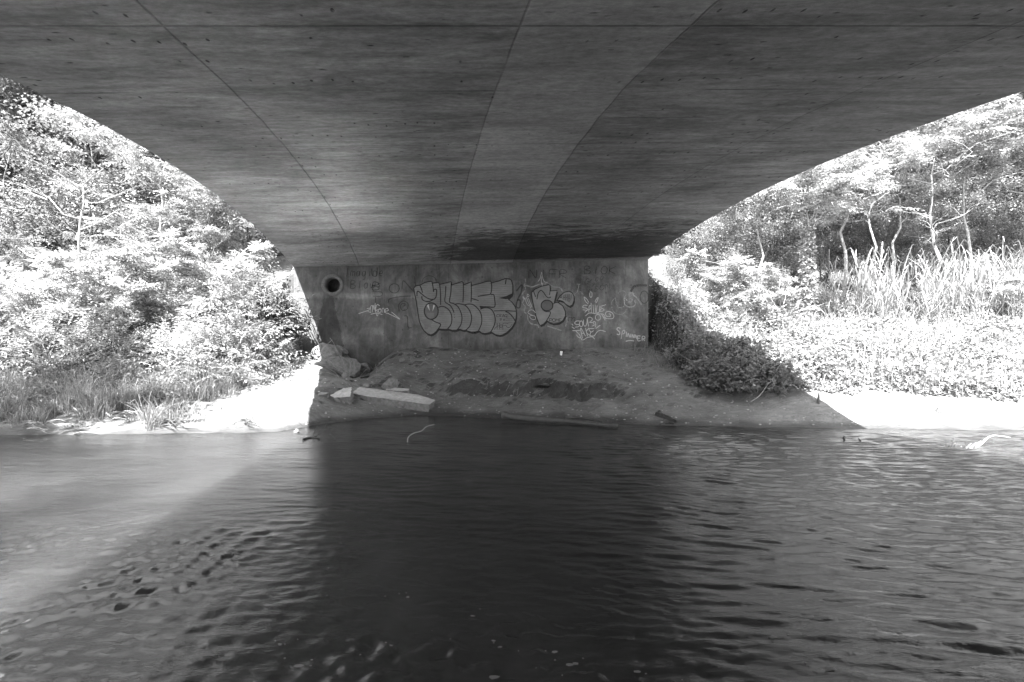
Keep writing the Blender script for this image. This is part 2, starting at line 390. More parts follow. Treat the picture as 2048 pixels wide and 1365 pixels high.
M = dict(
    soffit=mat_soffit(), wall=mat_wall(), ground=mat_ground(), water=mat_water(),
    fascia=simple('fascia_concrete', .2), pipe=simple('pipe_concrete', .12, .4, 20), asphalt=simple('asphalt', .05, .3, 40),
    rock=simple('broken_concrete', .15, .4, 14, .92, (1, 1, 1), .9, .03), rockp=simple('pale_concrete', .30, .3, 9, .9, (1, 1, 1), .7, .02),
    bark=simple('bark', .08, .5, 18, .95, (1, 1, .25), .8, .02), barkp=simple('pale_bark', .26, .3, 14, .9, (1, 1, .3), .5, .01),
    barkw=simple('white_bark', .24, .25, 14), barkd=simple('dark_bark', .06, .5, 14, .95, (1, 1, .25), .8, .02),
    wood=simple('bleached_wood', .2, .4, 22, .85, (1, 1, 1), .6, .01), woodd=simple('wet_dark_wood', .035, .5, 22, .6, (1, 1, 1), .7, .01),
    mudlog=simple('mud_coated_wood', .055, .3, 10, .7, (1, 4, 1), .5, .01), white=simple('white_plastic', .75, .08, 5, .4), straw=simple('dry_straw', .2, .3, 10),
    leafA=mat_leaf('leaf_pinnate', .21), leafB=mat_leaf('leaf_broad', .17), leafC=mat_leaf('leaf_dark', .10), leafP=mat_leaf('leaf_pale', .30, .4),
    leafS=mat_leaf('leaf_shade_tone', .19, .3, .3), grass=mat_leaf('grass_blade', .19, .3, .45), reed=mat_leaf('reed_blade', .22, .35, .35), vine=mat_leaf('vine_leaf', .21, .3, .7), rootm=simple('roots', .10, .4, 30),  # leafS: leaf copy toned for plants in shade, the lift put into its colour
    black=mat_paint('black_spray', .012), dim=mat_paint('faded_dark_spray', .03, True, .55), whitep=mat_paint('white_spray', .33), soft=mat_paint('faint_white_spray', .34, True, .5, 12),
    fill=mat_fill('silver_fill', .15), fill2=mat_fill('silver_fill_mottled', .17, False), eyeg=mat_fill('grey_fill', .085, False), ghost=mat_fill('grey_cover_paint', .11, False), foam=simple('foam', .13, .1, 5),
)

# ------------------------------------------------------------------ SETTING: ground and water
def lines(parts):
    out = []
    for a, b_, st in parts: out.append(np.arange(a, b_-1e-6, st))
    return np.concatenate(out+[[parts[-1][1]]])
gx = lines([(-160, -60, 10), (-60, -20, 1.6), (-20, -12, .4), (-12, 12, .075), (12, 20, .4), (20, 60, 1.6), (60, 160, 10)])
gy = lines([(-60, -10, 5), (-10, 8, .8), (8, 16.4, .06), (16.4, 24, .4), (24, 60, 1.6), (60, 160, 10)])
GX, GY = np.meshgrid(gx, gy); GZ = ground(GX, np.clip(GY, -60, 60))
nx, ny = len(gx), len(gy)
def gridfaces(nx, ny):
    i = np.arange(ny-1)[:, None]*nx+np.arange(nx-1)[None]
    return np.stack([i, i+1, i+nx+1, i+nx], -1).reshape(-1, 4)
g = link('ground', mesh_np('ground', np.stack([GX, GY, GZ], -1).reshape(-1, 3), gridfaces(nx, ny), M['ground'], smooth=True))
props(g, kind='structure')

wx = lines([(-160, -30, 10), (-30, -14, .5), (-14, -9, .06), (-9, 10, .025), (10, 14, .06), (14, 30, .5), (30, 160, 10)])
wy = lines([(-3, 1.5, .3), (1.5, 5, .015), (5, 9, .02), (9, 11.6, .03), (11.6, 13, .3)])
WX, WY = np.meshgrid(wx, wy); H = np.zeros_like(WX)
wa = .35*(fbm(WX*.5, WY*.5, 3, 41)-.5); wb = .35*(fbm(WX*.5, WY*.5, 3, 57)-.5)
PX, PY = WX+wa, WY+wb
r2 = np.random.default_rng(5)
def band(n, l0, l1, ang0, spread, amp, mask, wx_=PX, wy_=PY):
    global H
    for _ in range(n):
        lam = math.exp(r2.uniform(math.log(l0), math.log(l1))); an = math.radians(ang0+r2.normal()*spread)
        k = 2*np.pi/lam; ph = r2.uniform(0, 6.28)
        ph2 = k*(wx_*math.cos(an)+wy_*math.sin(an))+ph
        env = .25+1.5*np.clip(vnoise(WX*.8+_*7.1, WY*.8+_*3.3, 60+_)-.25, 0, 1)
        H += mask*amp*lam/.2*env*(np.sin(ph2)+.22*np.sin(2*ph2+1.2))/math.sqrt(n)
right = sstep(.2, 3.0, WX); left = 1-sstep(-4, .5, WX-.3*(6-WY))
calm = .55+.45*np.maximum(right, 0)
band(18, .09, .22, 82, 15, .0092, calm*(.6+.75*right)*(1-.55*sstep(8.0, 9.5, WY)))
band(16, .06, .10, 80, 24, .0042, calm*(.6+.8*right)*(1-sstep(7.5, 8.8, WY)))
band(10, .10, .2, 84, 16, .0035, (1-sstep(-4.5, -2, WX))*(1-sstep(5, 7.5, WY)))
band(8, .3, .6, 75, 16, .0022, calm)
turb = (1-sstep(3.2, 5.6, WY))*(1-sstep(-.6, 1.6, WX))
band(20, .07, .22, 95, 45, .0135, turb*(.35+1.0*sstep(.42, .6, fbm(WX*1.2, WY*1.2, 3, 77))))
band(6, .5, 1.4, 90, 40, .0016, .6+0*WX)
fade = (1-sstep(9, 14, np.abs(WX)))
H *= fade*(1-.55*(1-sstep(-3.2, -1.2, WX))*sstep(4.0, 5.5, WY)*(1-sstep(8.2, 9.2, WY)))
wme = mesh_np('water', np.stack([WX, WY, H], -1).reshape(-1, 3), gridfaces(len(wx), len(wy)), M['water'], smooth=True)
props(link('water', wme), kind='structure')

# ------------------------------------------------------------------ BRIDGE
bridge = empty('bridge', B(-1, 7, 0))
BO = Vector(bridge.location)
props(bridge, 'low board-formed concrete arch bridge spanning the river, seen from underneath', 'bridge')
def blink(name, me, parent=bridge):
    o = link(name, me, parent)
    o.location = (-BO) if parent is bridge else (0, 0, 0)
    return o
dn = np.array([-.6, 0, 1.0, 2.05, 3.1, 4.35, 5.2, 6.3, 7.47, 8.42, 9.25, 10.585, 11.9, 13.2, 14.6, 16.2, 16.9])
sn_ = np.array([SL, -4.239, -1.719, -.453, 2.029, SR])
V = []; UV = []
for d in dn:
    for s in sn_:
        z = float(bz(s, max(d, 0))); V.append(B(s, d, z)); UV.append((s, d))
ns, nd = len(sn_), len(dn)
F1 = gridfaces(ns, nd)[:, ::-1]
base = len(V)
ZT = 4.88
for d in dn:
    for s in (SL, SR): V.append(B(s, d, ZT+CF*s)); UV.append((s, d))
Fs = []; mi = [0]*len(F1)
for i in range(nd-1):
    Fs.append((i*ns, (i+1)*ns, base+2*(i+1), base+2*i)); mi.append(1)
    Fs.append(((i+1)*ns+ns-1, i*ns+ns-1, base+2*i+1, base+2*(i+1)+1)); mi.append(1)
    Fs.append((base+2*i, base+2*i+2, base+2*i+3, base+2*i+1)); mi.append(2)
endf = np.array([list(range(ns))+[base+1, base]])
ende = np.array([list(range((nd-1)*ns, nd*ns))[::-1]+[base+2*(nd-1), base+2*(nd-1)+1]])
mi += [1, 1]
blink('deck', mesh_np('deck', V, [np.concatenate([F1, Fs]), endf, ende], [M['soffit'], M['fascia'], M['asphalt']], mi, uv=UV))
# abutment wall with a round hole for the pipe
ps, pz = wallpt(665, 570); PR = .235
def wall_mesh(name, d0, thick, zb, hole):
    acc = Acc(); uv = []
    def add(sz, faces, d=d0):
        acc.add([B(s, d, z) for s, z in sz], faces); uv.extend(sz)
    def top(s): return float(bz(s, d0))-.002
    e = 1e-9
    if hole:
        q = .45; K = 32
        sq = []; ci = []
        for k in range(K):
            a = 2*math.pi*(k+.5)/K; c, s_ = math.cos(a), math.sin(a); m = max(abs(c), abs(s_))
            sq.append((ps+q*c/m, pz+q*s_/m)); ci.append((ps+PR*c, pz+PR*s_))
        add(sq+ci, np.array([[k, (k+1) % K, K+(k+1) % K, K+k] for k in range(K)]))
        xs = [SL, ps-q, ps+q, SR]
        corners = [(SL, zb), (ps-q, zb), (ps+q, zb), (SR, zb), (SL, pz-q), (ps-q, pz-q), (ps+q, pz-q), (SR, pz-q), (SL, pz+q), (ps-q, pz+q), (ps+q, pz+q), (SR, pz+q), (SL, top(SL)), (ps-q, top(ps-q)), (ps+q, top(ps+q)), (SR, top(SR))]
        fq = [[0, 1, 5, 4], [1, 2, 6, 5], [2, 3, 7, 6], [4, 5, 9, 8], [6, 7, 11, 10], [8, 9, 13, 12], [9, 10, 14, 13], [10, 11, 15, 14]]
        # corner triangles of the pipe square
        add(corners, np.array(fq))
        for sx in (-1, 1):
            for sy in (-1, 1):
                c = (ps+sx*q, pz+sy*q); near = sorted(sq, key=lambda p: (p[0]-c[0])**2+(p[1]-c[1])**2)[:2]
                add([c, near[0], near[1]], np.array([[0, 1, 2]]))
    else:
        add([(SL, zb), (SR, zb), (SR, top(SR)), (SL, top(SL))], np.array([[0, 1, 2, 3]]))
    for s0 in (SL, SR):
        P = [B(s0, d0, zb), B(s0, d0-thick, zb), B(s0, d0-thick, top(s0)), B(s0, d0, top(s0))]
        acc.add(P, np.array([[0, 1, 2, 3]])); uv.extend([(s0, zb), (s0+thick, zb), (s0+thick, top(s0)), (s0, top(s0))])
    P = [B(SL, d0-thick, zb), B(SR, d0-thick, zb), B(SR, d0-thick, top(SR)), B(SL, d0-thick, top(SL))]
    acc.add(P, np.array([[0, 1, 2, 3]])); uv.extend([(SL, zb), (SR, zb), (SR, 4), (SL, 4)])
    fl = [np.concatenate(L) for L in acc.F.values()]
    return mesh_np(name, np.concatenate(acc.V), fl, M['wall'], uv=uv)
wall = blink('abutment_wall', wall_mesh('abutment_wall', 0, .595, -.6, True))
wall['label'] = 'stained concrete abutment wall covered in graffiti under the bridge'
blink('near_abutment', wall_mesh('near_abutment', 16.3, -.59, -1.2, False))
# concrete pipe
acc = Acc(); K = 40
prof = [(-.012, .235), (.03, .25), (.055, .285), (.055, .325), (.03, .335), (-.02, .335)]
prof = [(2.0, .001), (2.0, .215)][::-1][:1] and [(-2.2, .001), (-2.2, .20), (.02, .205), (.045, .225), (.05, .27), (.035, .30), (-.02, .302)]
V = []
for dd_, r_ in prof:
    for k in range(K):
        a = 2*math.pi*k/K; V.append(B(ps+r_*math.cos(a), dd_, pz+r_*math.sin(a)))
i = np.arange(len(prof)-1)[:, None]*K; j = np.arange(K)[None]; j2 = (j+1) % K
link('drain_pipe', mesh_np('drain_pipe', V, np.stack([i+j, i+K+j, i+K+j2, i+j2], -1).reshape(-1, 4), M['pipe'], smooth=True), wall)

# ------------------------------------------------------------------ graffiti painted on the wall (thin coats 2-6 mm proud)
class Paint:
    def __init__(s): s.V = []; s.E = []; s.F3 = []; s.F4 = []; s.m3 = []; s.m4 = []; s.k = 0
    def depth(s): s.k += 1; return .0025+s.k*.00006
    def ribbon(s, P, wd, mat, closed=False, smooth=True, taper=False):
        P = [wallpt(*p) for p in P]
        if closed: P = P+[P[0]]
        P = catmull(P, 5) if smooth else np.array(P, float)
        T = np.gradient(P, axis=0); T /= np.linalg.norm(T, axis=1)[:, None]+1e-9; N = np.stack([-T[:, 1], T[:, 0]], 1)
        n = len(P); ww = np.full(n, wd/2.)*(1+.25*(rng.random(n)-.5))
        if taper: ww *= np.clip(np.linspace(2.2, .5, n), 0, 1)
        d = s.depth(); b0 = len(s.V)
        for off, e in ((-1, 0.), (-.45, 1.), (.45, 1.), (1, 0.)):
            Q = P+N*(ww*off)[:, None]
            s.V += [B(a, d, z) for a, z in Q]; s.E += [e]*n
        for c in range(3):
            for i in range(n-1): s.F4.append((b0+c*n+i, b0+c*n+i+1, b0+(c+1)*n+i+1, b0+(c+1)*n+i)); s.m4.append(mat)
    def poly(s, P, mat, smooth=True):
        P = [wallpt(*p) for p in P]
        if smooth: P = list(map(tuple, catmull(P+[P[0]], 3)[:-1]))
        from mathutils.geometry import tessellate_polygon
        tris = tessellate_polygon([[Vector((a, z, 0)) for a, z in P]])
        d = s.depth(); b0 = len(s.V); s.V += [B(a, d, z) for a, z in P]; s.E += [1.]*len(P)
        for t in tris: s.F3.append(tuple(b0+q for q in t)); s.m3.append(mat)
    def build(s, label, mats):
        fs = []; mi = []
        if s.F3: fs.append(np.array(s.F3)); mi += s.m3
        if s.F4: fs.append(np.array(s.F4)); mi += s.m4
        o = link('graffiti', mesh_np('graffiti', s.V, fs, [M[m] for m in mats], mi, attr={'edge': s.E}), wall)
        o['label'] = label; return o
def c1(*p): return [(560+x/4.55, 480+y/4.55) for x, y in p]
def c2(*p): return [(820+x/8.03, 530+y/8.03) for x, y in p]
def c3(*p): return [(1030+x/7.314, 530+y/7.314) for x, y in p]
def ell(cx, cy_, rx, ry, n=14): return [(cx+rx*math.cos(2*math.pi*k/n), cy_+ry*math.sin(2*math.pi*k/n)) for k in range(n)]
W1 = .034
g1 = Paint(); mats1 = ['fill', 'black', 'whitep', 'eyeg', 'ghost']
out = [(60, 370), (90, 338), (150, 325), (180, 315), (240, 280), (330, 262), (352, 270), (362, 292), (400, 286), (455, 280), (475, 312), (560, 292), (662, 268), (668, 322), (760, 290), (835, 266), (856, 290), (862, 318), (940, 288), (980, 270), (992, 328), (1110, 300), (1240, 262), (1295, 260), (1312, 288), (1430, 255), (1530, 218), (1600, 226), (1628, 245), (1650, 320), (1650, 430), (1638, 480), (1572, 546), (1640, 600), (1690, 670), (1710, 740), (1705, 840), (1690, 910), (1640, 1000), (1560, 1080), (1490, 1120), (1440, 1132), (1370, 1118), (1302, 1076), (1260, 1090), (1200, 1100), (1150, 1090), (1102, 1056), (1050, 1078), (990, 1080), (930, 1062), (900, 1046), (860, 1052), (792, 1030), (740, 1048), (680, 1050), (612, 1030), (560, 1035), (490, 1030), (458, 1022), (420, 1070), (370, 1110), (330, 1122), (280, 1105), (220, 1050), (180, 980), (150, 900), (130, 780), (100, 580), (75, 460)]
g1.poly(c2(*[(x+12, y+26) for x, y in out]), 1, False)
g1.poly(c2(*[(x+2, y+12) for x, y in out]), 1, False)
g1.poly(c2(*out), 0, False)
g1.poly(c2(*ell(342, 740, 108, 128)), 3)
g1.poly(c2((265, 770), (390, 770), (378, 880), (350, 890), (365, 930), (335, 960), (350, 1020), (300, 1000), (280, 1025), (235, 1035), (228, 960), (160, 880), (240, 872), (268, 850)), 4, False)
g1.poly(c2((262, 640), (300, 632), (318, 738)), 2, False); g1.poly(c2((362, 745), (372, 640), (402, 650)), 2, False)
g1.poly(c2((1425, 532), (1540, 500), (1645, 455), (1635, 500), (1590, 542), (1540, 550)), 1, False)
g1.poly(c2((1112, 658), (1240, 668), (1180, 692), (1140, 712)), 1, False)
g1.ribbon(c2(*out), W1, 1, True, False)
for st in [[(160, 330), (182, 380), (202, 445)], [(352, 270), (368, 340), (378, 430)], [(378, 432), (385, 396), (425, 396), (425, 470), (408, 530), (370, 552), (310, 545), (250, 515), (190, 468), (140, 425), (115, 432), (112, 500)],
           [(190, 500), (196, 550), (240, 580), (310, 585), (370, 557)], [(475, 300), (490, 450), (492, 640)], [(575, 340), (570, 460), (560, 580), (600, 620), (650, 655), (690, 720), (705, 765)],
           [(665, 270), (655, 450), (635, 590), (700, 620), (770, 670), (820, 770), (835, 860), (815, 960), (760, 1040)], [(856, 280), (857, 450), (850, 600)], [(982, 270), (986, 430), (980, 600)],
           [(1300, 262), (1312, 350), (1302, 440), (1280, 472), (1180, 488), (1090, 503)], [(1300, 478), (1345, 480), (1360, 560), (1366, 640), (1345, 678), (1240, 672), (1120, 665)], [(990, 540), (1050, 555), (1102, 572)],
           [(1545, 215), (1532, 310)], [(1350, 737), (1500, 735), (1708, 742)], [(1530, 742), (1600, 780), (1660, 850), (1692, 905)], [(455, 680), (510, 665), (570, 680), (630, 730), (665, 800), (672, 880), (655, 960), (605, 1025)],
           [(715, 632), (770, 622), (840, 632), (890, 652), (950, 720), (985, 810), (985, 890), (960, 980), (900, 1045)], [(880, 640), (940, 626), (1010, 636), (1080, 690), (1130, 760), (1152, 850), (1145, 950), (1102, 1052)],
           [(1130, 712), (1180, 690), (1240, 685), (1300, 710), (1345, 770), (1368, 870), (1355, 960), (1312, 1050), (1292, 1078)], [(350, 880), (410, 915), (490, 950), (472, 1000), (432, 1050)], [(712, 798), (712, 806)], [(716, 835), (716, 845)]]:
    g1.ribbon(c2(*st), W1, 1)
g1.ribbon(c2(*ell(342, 740, 112, 132)), W1*1.1, 1, True)
T = .014
for st in [[(1430, 790), (1395, 800), (1392, 830), (1425, 832)], [(1440, 835), (1442, 790), (1470, 800), (1445, 815), (1470, 835)], [(1480, 838), (1500, 790), (1515, 838)], [(1486, 820), (1512, 820)], ell(1540, 815, 18, 20)+[(1558, 815)], [(1545, 825), (1562, 850)],
           [(1475, 860), (1440, 865), (1470, 880), (1438, 892)], [(1495, 862), (1508, 890), (1525, 862)], [(1545, 888), (1548, 892)], [(1400, 935), (1400, 1035)], [(1440, 930), (1435, 1030)], [(1350, 1035), (1400, 985), (1440, 975)], ell(1462, 985, 16, 28)+[(1478, 985)], [(1492, 1040), (1495, 940), (1580, 940)], [(1500, 975), (1540, 970), (1560, 1000), (1600, 1000), (1645, 945)]]:
    g1.ribbon(c2(*st), T, 1)
g1.build('large silver bubble-letter piece with thick black outlines, mid wall', mats1)

g2 = Paint(); mats2 = ['fill2', 'black', 'whitep', 'eyeg', 'soft']
halo = [(135, 290), (200, 310), (260, 320), (330, 290), (420, 270), (520, 290), (560, 320), (640, 330), (700, 390)]
g2.ribbon(c3(*halo), .05, 4)
g2.ribbon(c3((135, 290), (150, 360), (110, 420), (130, 500), (110, 560), (150, 610), (130, 680), (180, 720), (190, 800), (240, 860), (330, 880), (350, 920)), .05, 4)
g2.ribbon(c3((470, 890), (560, 920), (680, 960)), .05, 4); g2.ribbon(c3((740, 900), (760, 820), (750, 740)), .05, 4); g2.ribbon(c3((150, 200), (150, 260), (130, 300)), .04, 4)
body = [(238, 402), (300, 350), (390, 310), (500, 288), (515, 310), (515, 380), (615, 372), (600, 440), (575, 548), (640, 555), (700, 600), (735, 680), (738, 745), (700, 812), (640, 850), (560, 860), (500, 840), (465, 812), (420, 862), (370, 885), (345, 850), (310, 760), (285, 650), (255, 520)]
bub = [(608, 532), (660, 450), (720, 400), (790, 383), (840, 410), (863, 460), (863, 520), (840, 580), (800, 606), (750, 580), (700, 532), (650, 515)]
for q in (body, bub):
    g2.poly(c3(*[(x+12, y+24) for x, y in q]), 1, False)
    g2.poly(c3(*q), 0, False); g2.ribbon(c3(*q), W1*.95, 1, True, False)
g2.poly(c3(*ell(468, 592, 84, 76)), 3); g2.ribbon(c3(*ell(468, 592, 86, 78)), W1, 1, True)
for st in [[(510, 290), (513, 370), (505, 438)], [(320, 502), (340, 410), (375, 372), (410, 392), (455, 455), (490, 480), (525, 470)], [(272, 385), (300, 465)], [(400, 650), (450, 680), (515, 686), (505, 740), (460, 815)], [(545, 580), (590, 552), (640, 555)]]:
    g2.ribbon(c3(*st), W1*.85, 1)
g2.ribbon(c3((414, 466), (418, 468)), .03, 1, False, False)
for st in [[(655, 490), (680, 450), (690, 500)], [(665, 478), (688, 478)], [(705, 440), (708, 510)], [(728, 435), (730, 515)], [(706, 478), (729, 476)], [(742, 428), (745, 525)], [(762, 425), (765, 530)], [(744, 480), (764, 478)], [(778, 425), (780, 540)], [(798, 425), (800, 545)], [(779, 485), (799, 484)], [(822, 430), (816, 520)], [(814, 543), (818, 546)],
           [(500, 830), (505, 785), (540, 790), (535, 808), (505, 808)], ell(567, 805, 20, 22)+[(587, 805)], [(595, 828), (600, 785), (615, 810), (632, 785), (635, 828)], [(680, 782), (650, 785), (650, 828), (680, 828)], [(650, 806), (675, 806)], [(520, 836), (640, 838)]]:
    g2.ribbon(c3(*st), .016, 1)
for st in [[(335, 245), (370, 190), (388, 105), (405, 190), (430, 245), (475, 255)], [(388, 170), (385, 240), (400, 300)], [(140, 480), (170, 560), (200, 600)], [(165, 470), (200, 560), (230, 630)], [(195, 480), (220, 550), (250, 620)], [(180, 420), (178, 470)], [(180, 425), (205, 440), (200, 460), (180, 468)], [(300, 700), (260, 660), (210, 665), (190, 700), (240, 730), (290, 750), (300, 790), (260, 800), (220, 770), (225, 740), (290, 745)]]:
    g2.ribbon(c3(*st), .018, 2)
g2.build('smaller silver throw-up with black outline and speech bubble right of the large piece', mats2)

def tagset(label, cf, strokes, wd, mat):
    p = Paint()
    for st in strokes: p.ribbon(cf(*st), wd, 0)
    return p.build(label, [mat])
tagset('thin white scrawled tag right of the pipe', c1, [[(715, 670), (760, 655), (805, 640)], [(790, 625), (822, 620), (800, 648), (830, 662)], [(820, 660), (826, 605), (842, 600), (840, 650)], [(838, 660), (848, 590), (856, 635), (868, 572), (866, 650)], [(908, 600), (885, 588), (870, 630), (878, 680), (890, 688), (890, 650), (872, 638), (912, 632)], ell(908, 642, 12, 18)+[(920, 642)], [(930, 660), (930, 625), (946, 625), (950, 662)], [(955, 648), (985, 642), (976, 622), (956, 635), (962, 662), (990, 668)], [(825, 676), (880, 666), (932, 678)], [(1015, 655), (1050, 685), (1090, 720), (1040, 695), (975, 665)]], .022, 'whitep')
tagset('white two-line tag with looping tail low on the right of the wall', c3, [[(950, 820), (900, 820), (872, 850), (900, 870), (945, 870), (930, 900), (880, 910)], ell(968, 860, 24, 42)+[(992, 860)], [(1003, 800), (1003, 870), (1025, 895), (1050, 860), (1055, 790)], [(1075, 900), (1062, 782), (1110, 766), (1130, 800), (1090, 840), (1140, 842), (1158, 880), (1130, 892)], [(1140, 830), (1170, 832), (1180, 895), (1165, 910)],
    [(840, 960), (900, 960), (950, 955)], [(890, 965), (950, 1030), (958, 1068), (920, 1050), (900, 1020)], [(985, 1070), (960, 920), (1032, 1042)], [(972, 1000), (1012, 1000)], [(1030, 920), (1060, 1042)], [(1082, 920), (1042, 980), (1110, 1042)], [(1160, 930), (1110, 930), (1080, 935), (1110, 980), (1150, 960)], [(1110, 980), (1098, 1028), (1155, 1036), (1200, 980), (1250, 955), (1325, 975)], [(1165, 1085), (1130, 1052), (1060, 1060), (1000, 1095), (970, 1088), (990, 1060)], [(830, 860), (850, 885)], [(830, 905), (870, 930)], [(1245, 880), (1180, 930)]], .026, 'whitep')
tagset('white star-like tag with a crown of loops and a spiral tail', c3, [ell(1110, 432, 17, 42)+[(1127, 432)], [(1080, 550), (1050, 500), (1010, 470), (1030, 530), (1072, 572)], [(1170, 540), (1195, 490), (1215, 478), (1205, 520), (1180, 560)], [(1060, 590), (1010, 590), (990, 620), (1040, 632), (1062, 650), (1020, 692)], [(1080, 692), (1085, 600), (1112, 600), (1102, 640), (1050, 660), (990, 655)], [(1112, 555), (1116, 700)], [(1140, 580), (1150, 700)], [(1172, 580), (1177, 700)], [(1200, 590), (1192, 690), (1228, 690), (1242, 600)], [(1250, 620), (1305, 660), (1240, 680), (1260, 640)], [(1030, 745), (1090, 702), (1200, 715), (1290, 720), (1330, 790)], ell(1213, 766, 38, 42)+[(1251, 766)], [(1260, 712), (1300, 760), (1360, 785), (1430, 780), (1445, 740), (1410, 692), (1350, 680), (1322, 710), (1340, 750), (1385, 755), (1400, 728), (1370, 712)], [(1280, 740), (1320, 810)], [(1250, 605), (1300, 590), (1330, 580)]], .024, 'whitep')
tagset('white hand-lettered word at the lower right corner of the wall', c3, [[(1542, 930), (1512, 915), (1490, 940), (1532, 985), (1520, 1020), (1490, 1010)], [(1552, 1078), (1572, 970), (1600, 958), (1604, 990), (1575, 1012)], [(1632, 975), (1626, 1052)], [(1634, 945), (1635, 948)], [(1648, 1052), (1656, 1000), (1684, 1058), (1690, 1008)], [(1708, 1060), (1714, 1012), (1734, 1064), (1742, 1014)], [(1752, 1070), (1760, 1020), (1780, 1078), (1786, 1028)], [(1835, 1040), (1797, 1040), (1797, 1106), (1838, 1106)], [(1797, 1072), (1828, 1072)], [(1858, 1112), (1862, 1046), (1895, 1048), (1896, 1076), (1864, 1080), (1900, 1106)], [(1620, 1115), (1680, 1105), (1740, 1110)]], .034, 'whitep')
tagset('bold pale looping S shape near the right end of the wall', c3, [[(1742, 440), (1710, 405), (1668, 422), (1682, 470), (1712, 500), (1700, 538), (1650, 530), (1602, 480), (1602, 560), (1642, 608), (1720, 610), (1760, 570), (1750, 512)], [(1712, 410), (1780, 480), (1850, 580)]], .045, 'soft')
tagset('faint thin pale loops at the right end of the wall', c3, [[(1470, 475), (1420, 530), (1408, 600), (1440, 680), (1500, 720), (1580, 715), (1640, 650)], [(1500, 430), (1540, 385), (1600, 385), (1625, 430), (1592, 480), (1600, 560), (1580, 612), (1520, 620), (1480, 560), (1470, 478)]], .026, 'soft')
tagset('faint thin pale arrow-like star right of the speech bubble', c3, [[(870, 430), (910, 390), (935, 285)], [(920, 370), (925, 430)], [(900, 280), (960, 285)], [(840, 350), (840, 400), (880, 450)], [(950, 390), (1000, 430)]], .024, 'soft')
# faded dark lettering from a small stroke alphabet
FONT = dict(A=[[(0, 0), (.5, 1), (1, 0)], [(.2, .4), (.8, .4)]], B=[[(0, 0), (0, 1), (.7, .95), (.8, .7), (0, .55), (.9, .4), (.85, .05), (0, 0)]], E=[[(1, 1), (0, 1), (0, 0), (1, 0)], [(0, .5), (.8, .5)]], F=[[(1, 1), (0, 1), (0, 0)], [(0, .5), (.8, .5)]],
    G=[[(1, .8), (.5, 1), (0, .6), (.1, .1), (.7, 0), (1, .4), (.6, .45)]], I=[[(.5, 0), (.5, 1)]], J=[[(.8, 1), (.8, .2), (.4, 0), (0, .2)]], K=[[(0, 0), (0, 1)], [(1, 1), (0, .5), (1, 0)]], L=[[(0, 1), (0, 0), (.9, 0)]], M=[[(0, 0), (.1, 1), (.5, .4), (.9, 1), (1, 0)]],
    N=[[(0, 0), (0, 1), (.95, 0), (.95, 1)]], O=[ell(.5, .5, .5, .5, 10)+[(1, .5)]], R=[[(0, 0), (0, 1), (.8, .9), (.8, .6), (0, .5), (.9, 0)]], S=[[(.9, .85), (.5, 1), (.1, .8), (.5, .5), (.9, .2), (.4, 0), (0, .15)]], T=[[(0, 1), (1, 1)], [(.5, 1), (.5, 0)]], W=[[(0, 1), (.25, 0), (.5, .7), (.75, 0), (1, 1)]], X=[[(0, 0), (1, 1)], [(0, 1), (1, 0)]],
    a=[ell(.4, .35, .35, .33, 8)+[(.75, .35)], [(.78, .7), (.8, 0)]], e=[[(.1, .35), (.8, .4), (.6, .7), (.15, .55), (.15, .15), (.8, .05)]], g=[ell(.4, .35, .35, .33, 8)+[(.75, .35)], [(.78, .7), (.8, -.3), (.3, -.4)]], i=[[(.5, 0), (.5, .65)]], l=[[(.5, 0), (.5, 1)]], m=[[(0, 0), (0, .65), (.45, .6), (.45, 0)], [(.45, .5), (.9, .65), (.9, 0)]], n=[[(0, 0), (0, .65), (.7, .6), (.75, 0)]], o=[ell(.45, .35, .35, .35, 8)+[(.8, .35)]], r=[[(0, 0), (0, .65)], [(0, .45), (.6, .65)]], s=[[(.7, .6), (.2, .6), (.6, .3), (.1, .05)]], w=[[(0, .65), (.25, 0), (.5, .5), (.75, 0), (1, .65)]])
def text(p, cf, s, x, y, w_, h, wd, mat=0, slope=0., sp=1.35):
    for ch in s:
        if ch in FONT:
            for st in FONT[ch]: p.ribbon(cf(*[(x+q[0]*w_+.12*h*q[1], y-q[1]*h+slope*(q[0]*w_)) for q in st]), wd, mat)
        x += w_*sp; y += slope*w_*sp
def word(label, *calls):
    p = Paint()
    for c in calls:
        if c[0] == 't': text(p, *c[1:])
        else: p.ribbon(c[1](*c[2]), c[3], 0, *c[4:])
    p.build(label, ['dim'])
word('faded dark handwritten word right of the pipe', ('t', c1, 'Imagine', 590, 330, 38, 70, .022))
word('faded dark handwritten word on the second line right of the pipe', ('t', c1, 'Blows', 640, 440, 44, 70, .022))
word('faded dark box and capital letters overlapping the words by the pipe', ('r', c1, [(835, 260), (840, 320), (880, 325), (885, 250)], .03), ('t', c1, 'B', 840, 455, 60, 70, .03), ('r', c1, [(840, 470), (925, 475), (920, 510), (845, 510)], .025), ('r', c1, [(870, 520), (872, 590)], .03))
word('faded dark ring left of the large piece', ('r', c1, ell(1040, 440, 46, 42), .028, True))
word('faded dark zigzag just left of the large piece', ('r', c1, [(1110, 450), (1122, 370), (1190, 440), (1235, 470), (1225, 330)], .026))
word('thin dark arc over the left end of the large piece', ('r', c1, [(1290, 390), (1310, 345), (1360, 325), (1410, 345), (1425, 380)], .02))
word('faded dark hook stroke above the spiral', ('r', c1, [(1190, 510), (1100, 515), (1000, 535), (985, 570)], .03))
word('faded dark spiral left of the large piece', ('r', c1, [(1125, 605), (1140, 585), (1115, 578), (1095, 605), (1115, 640), (1155, 630), (1165, 580), (1120, 555), (1080, 590), (1085, 650)], .022))
word('faded dark stroke below the spiral', ('r', c1, [(1130, 690), (1160, 700), (1165, 790), (1200, 800)], .03))
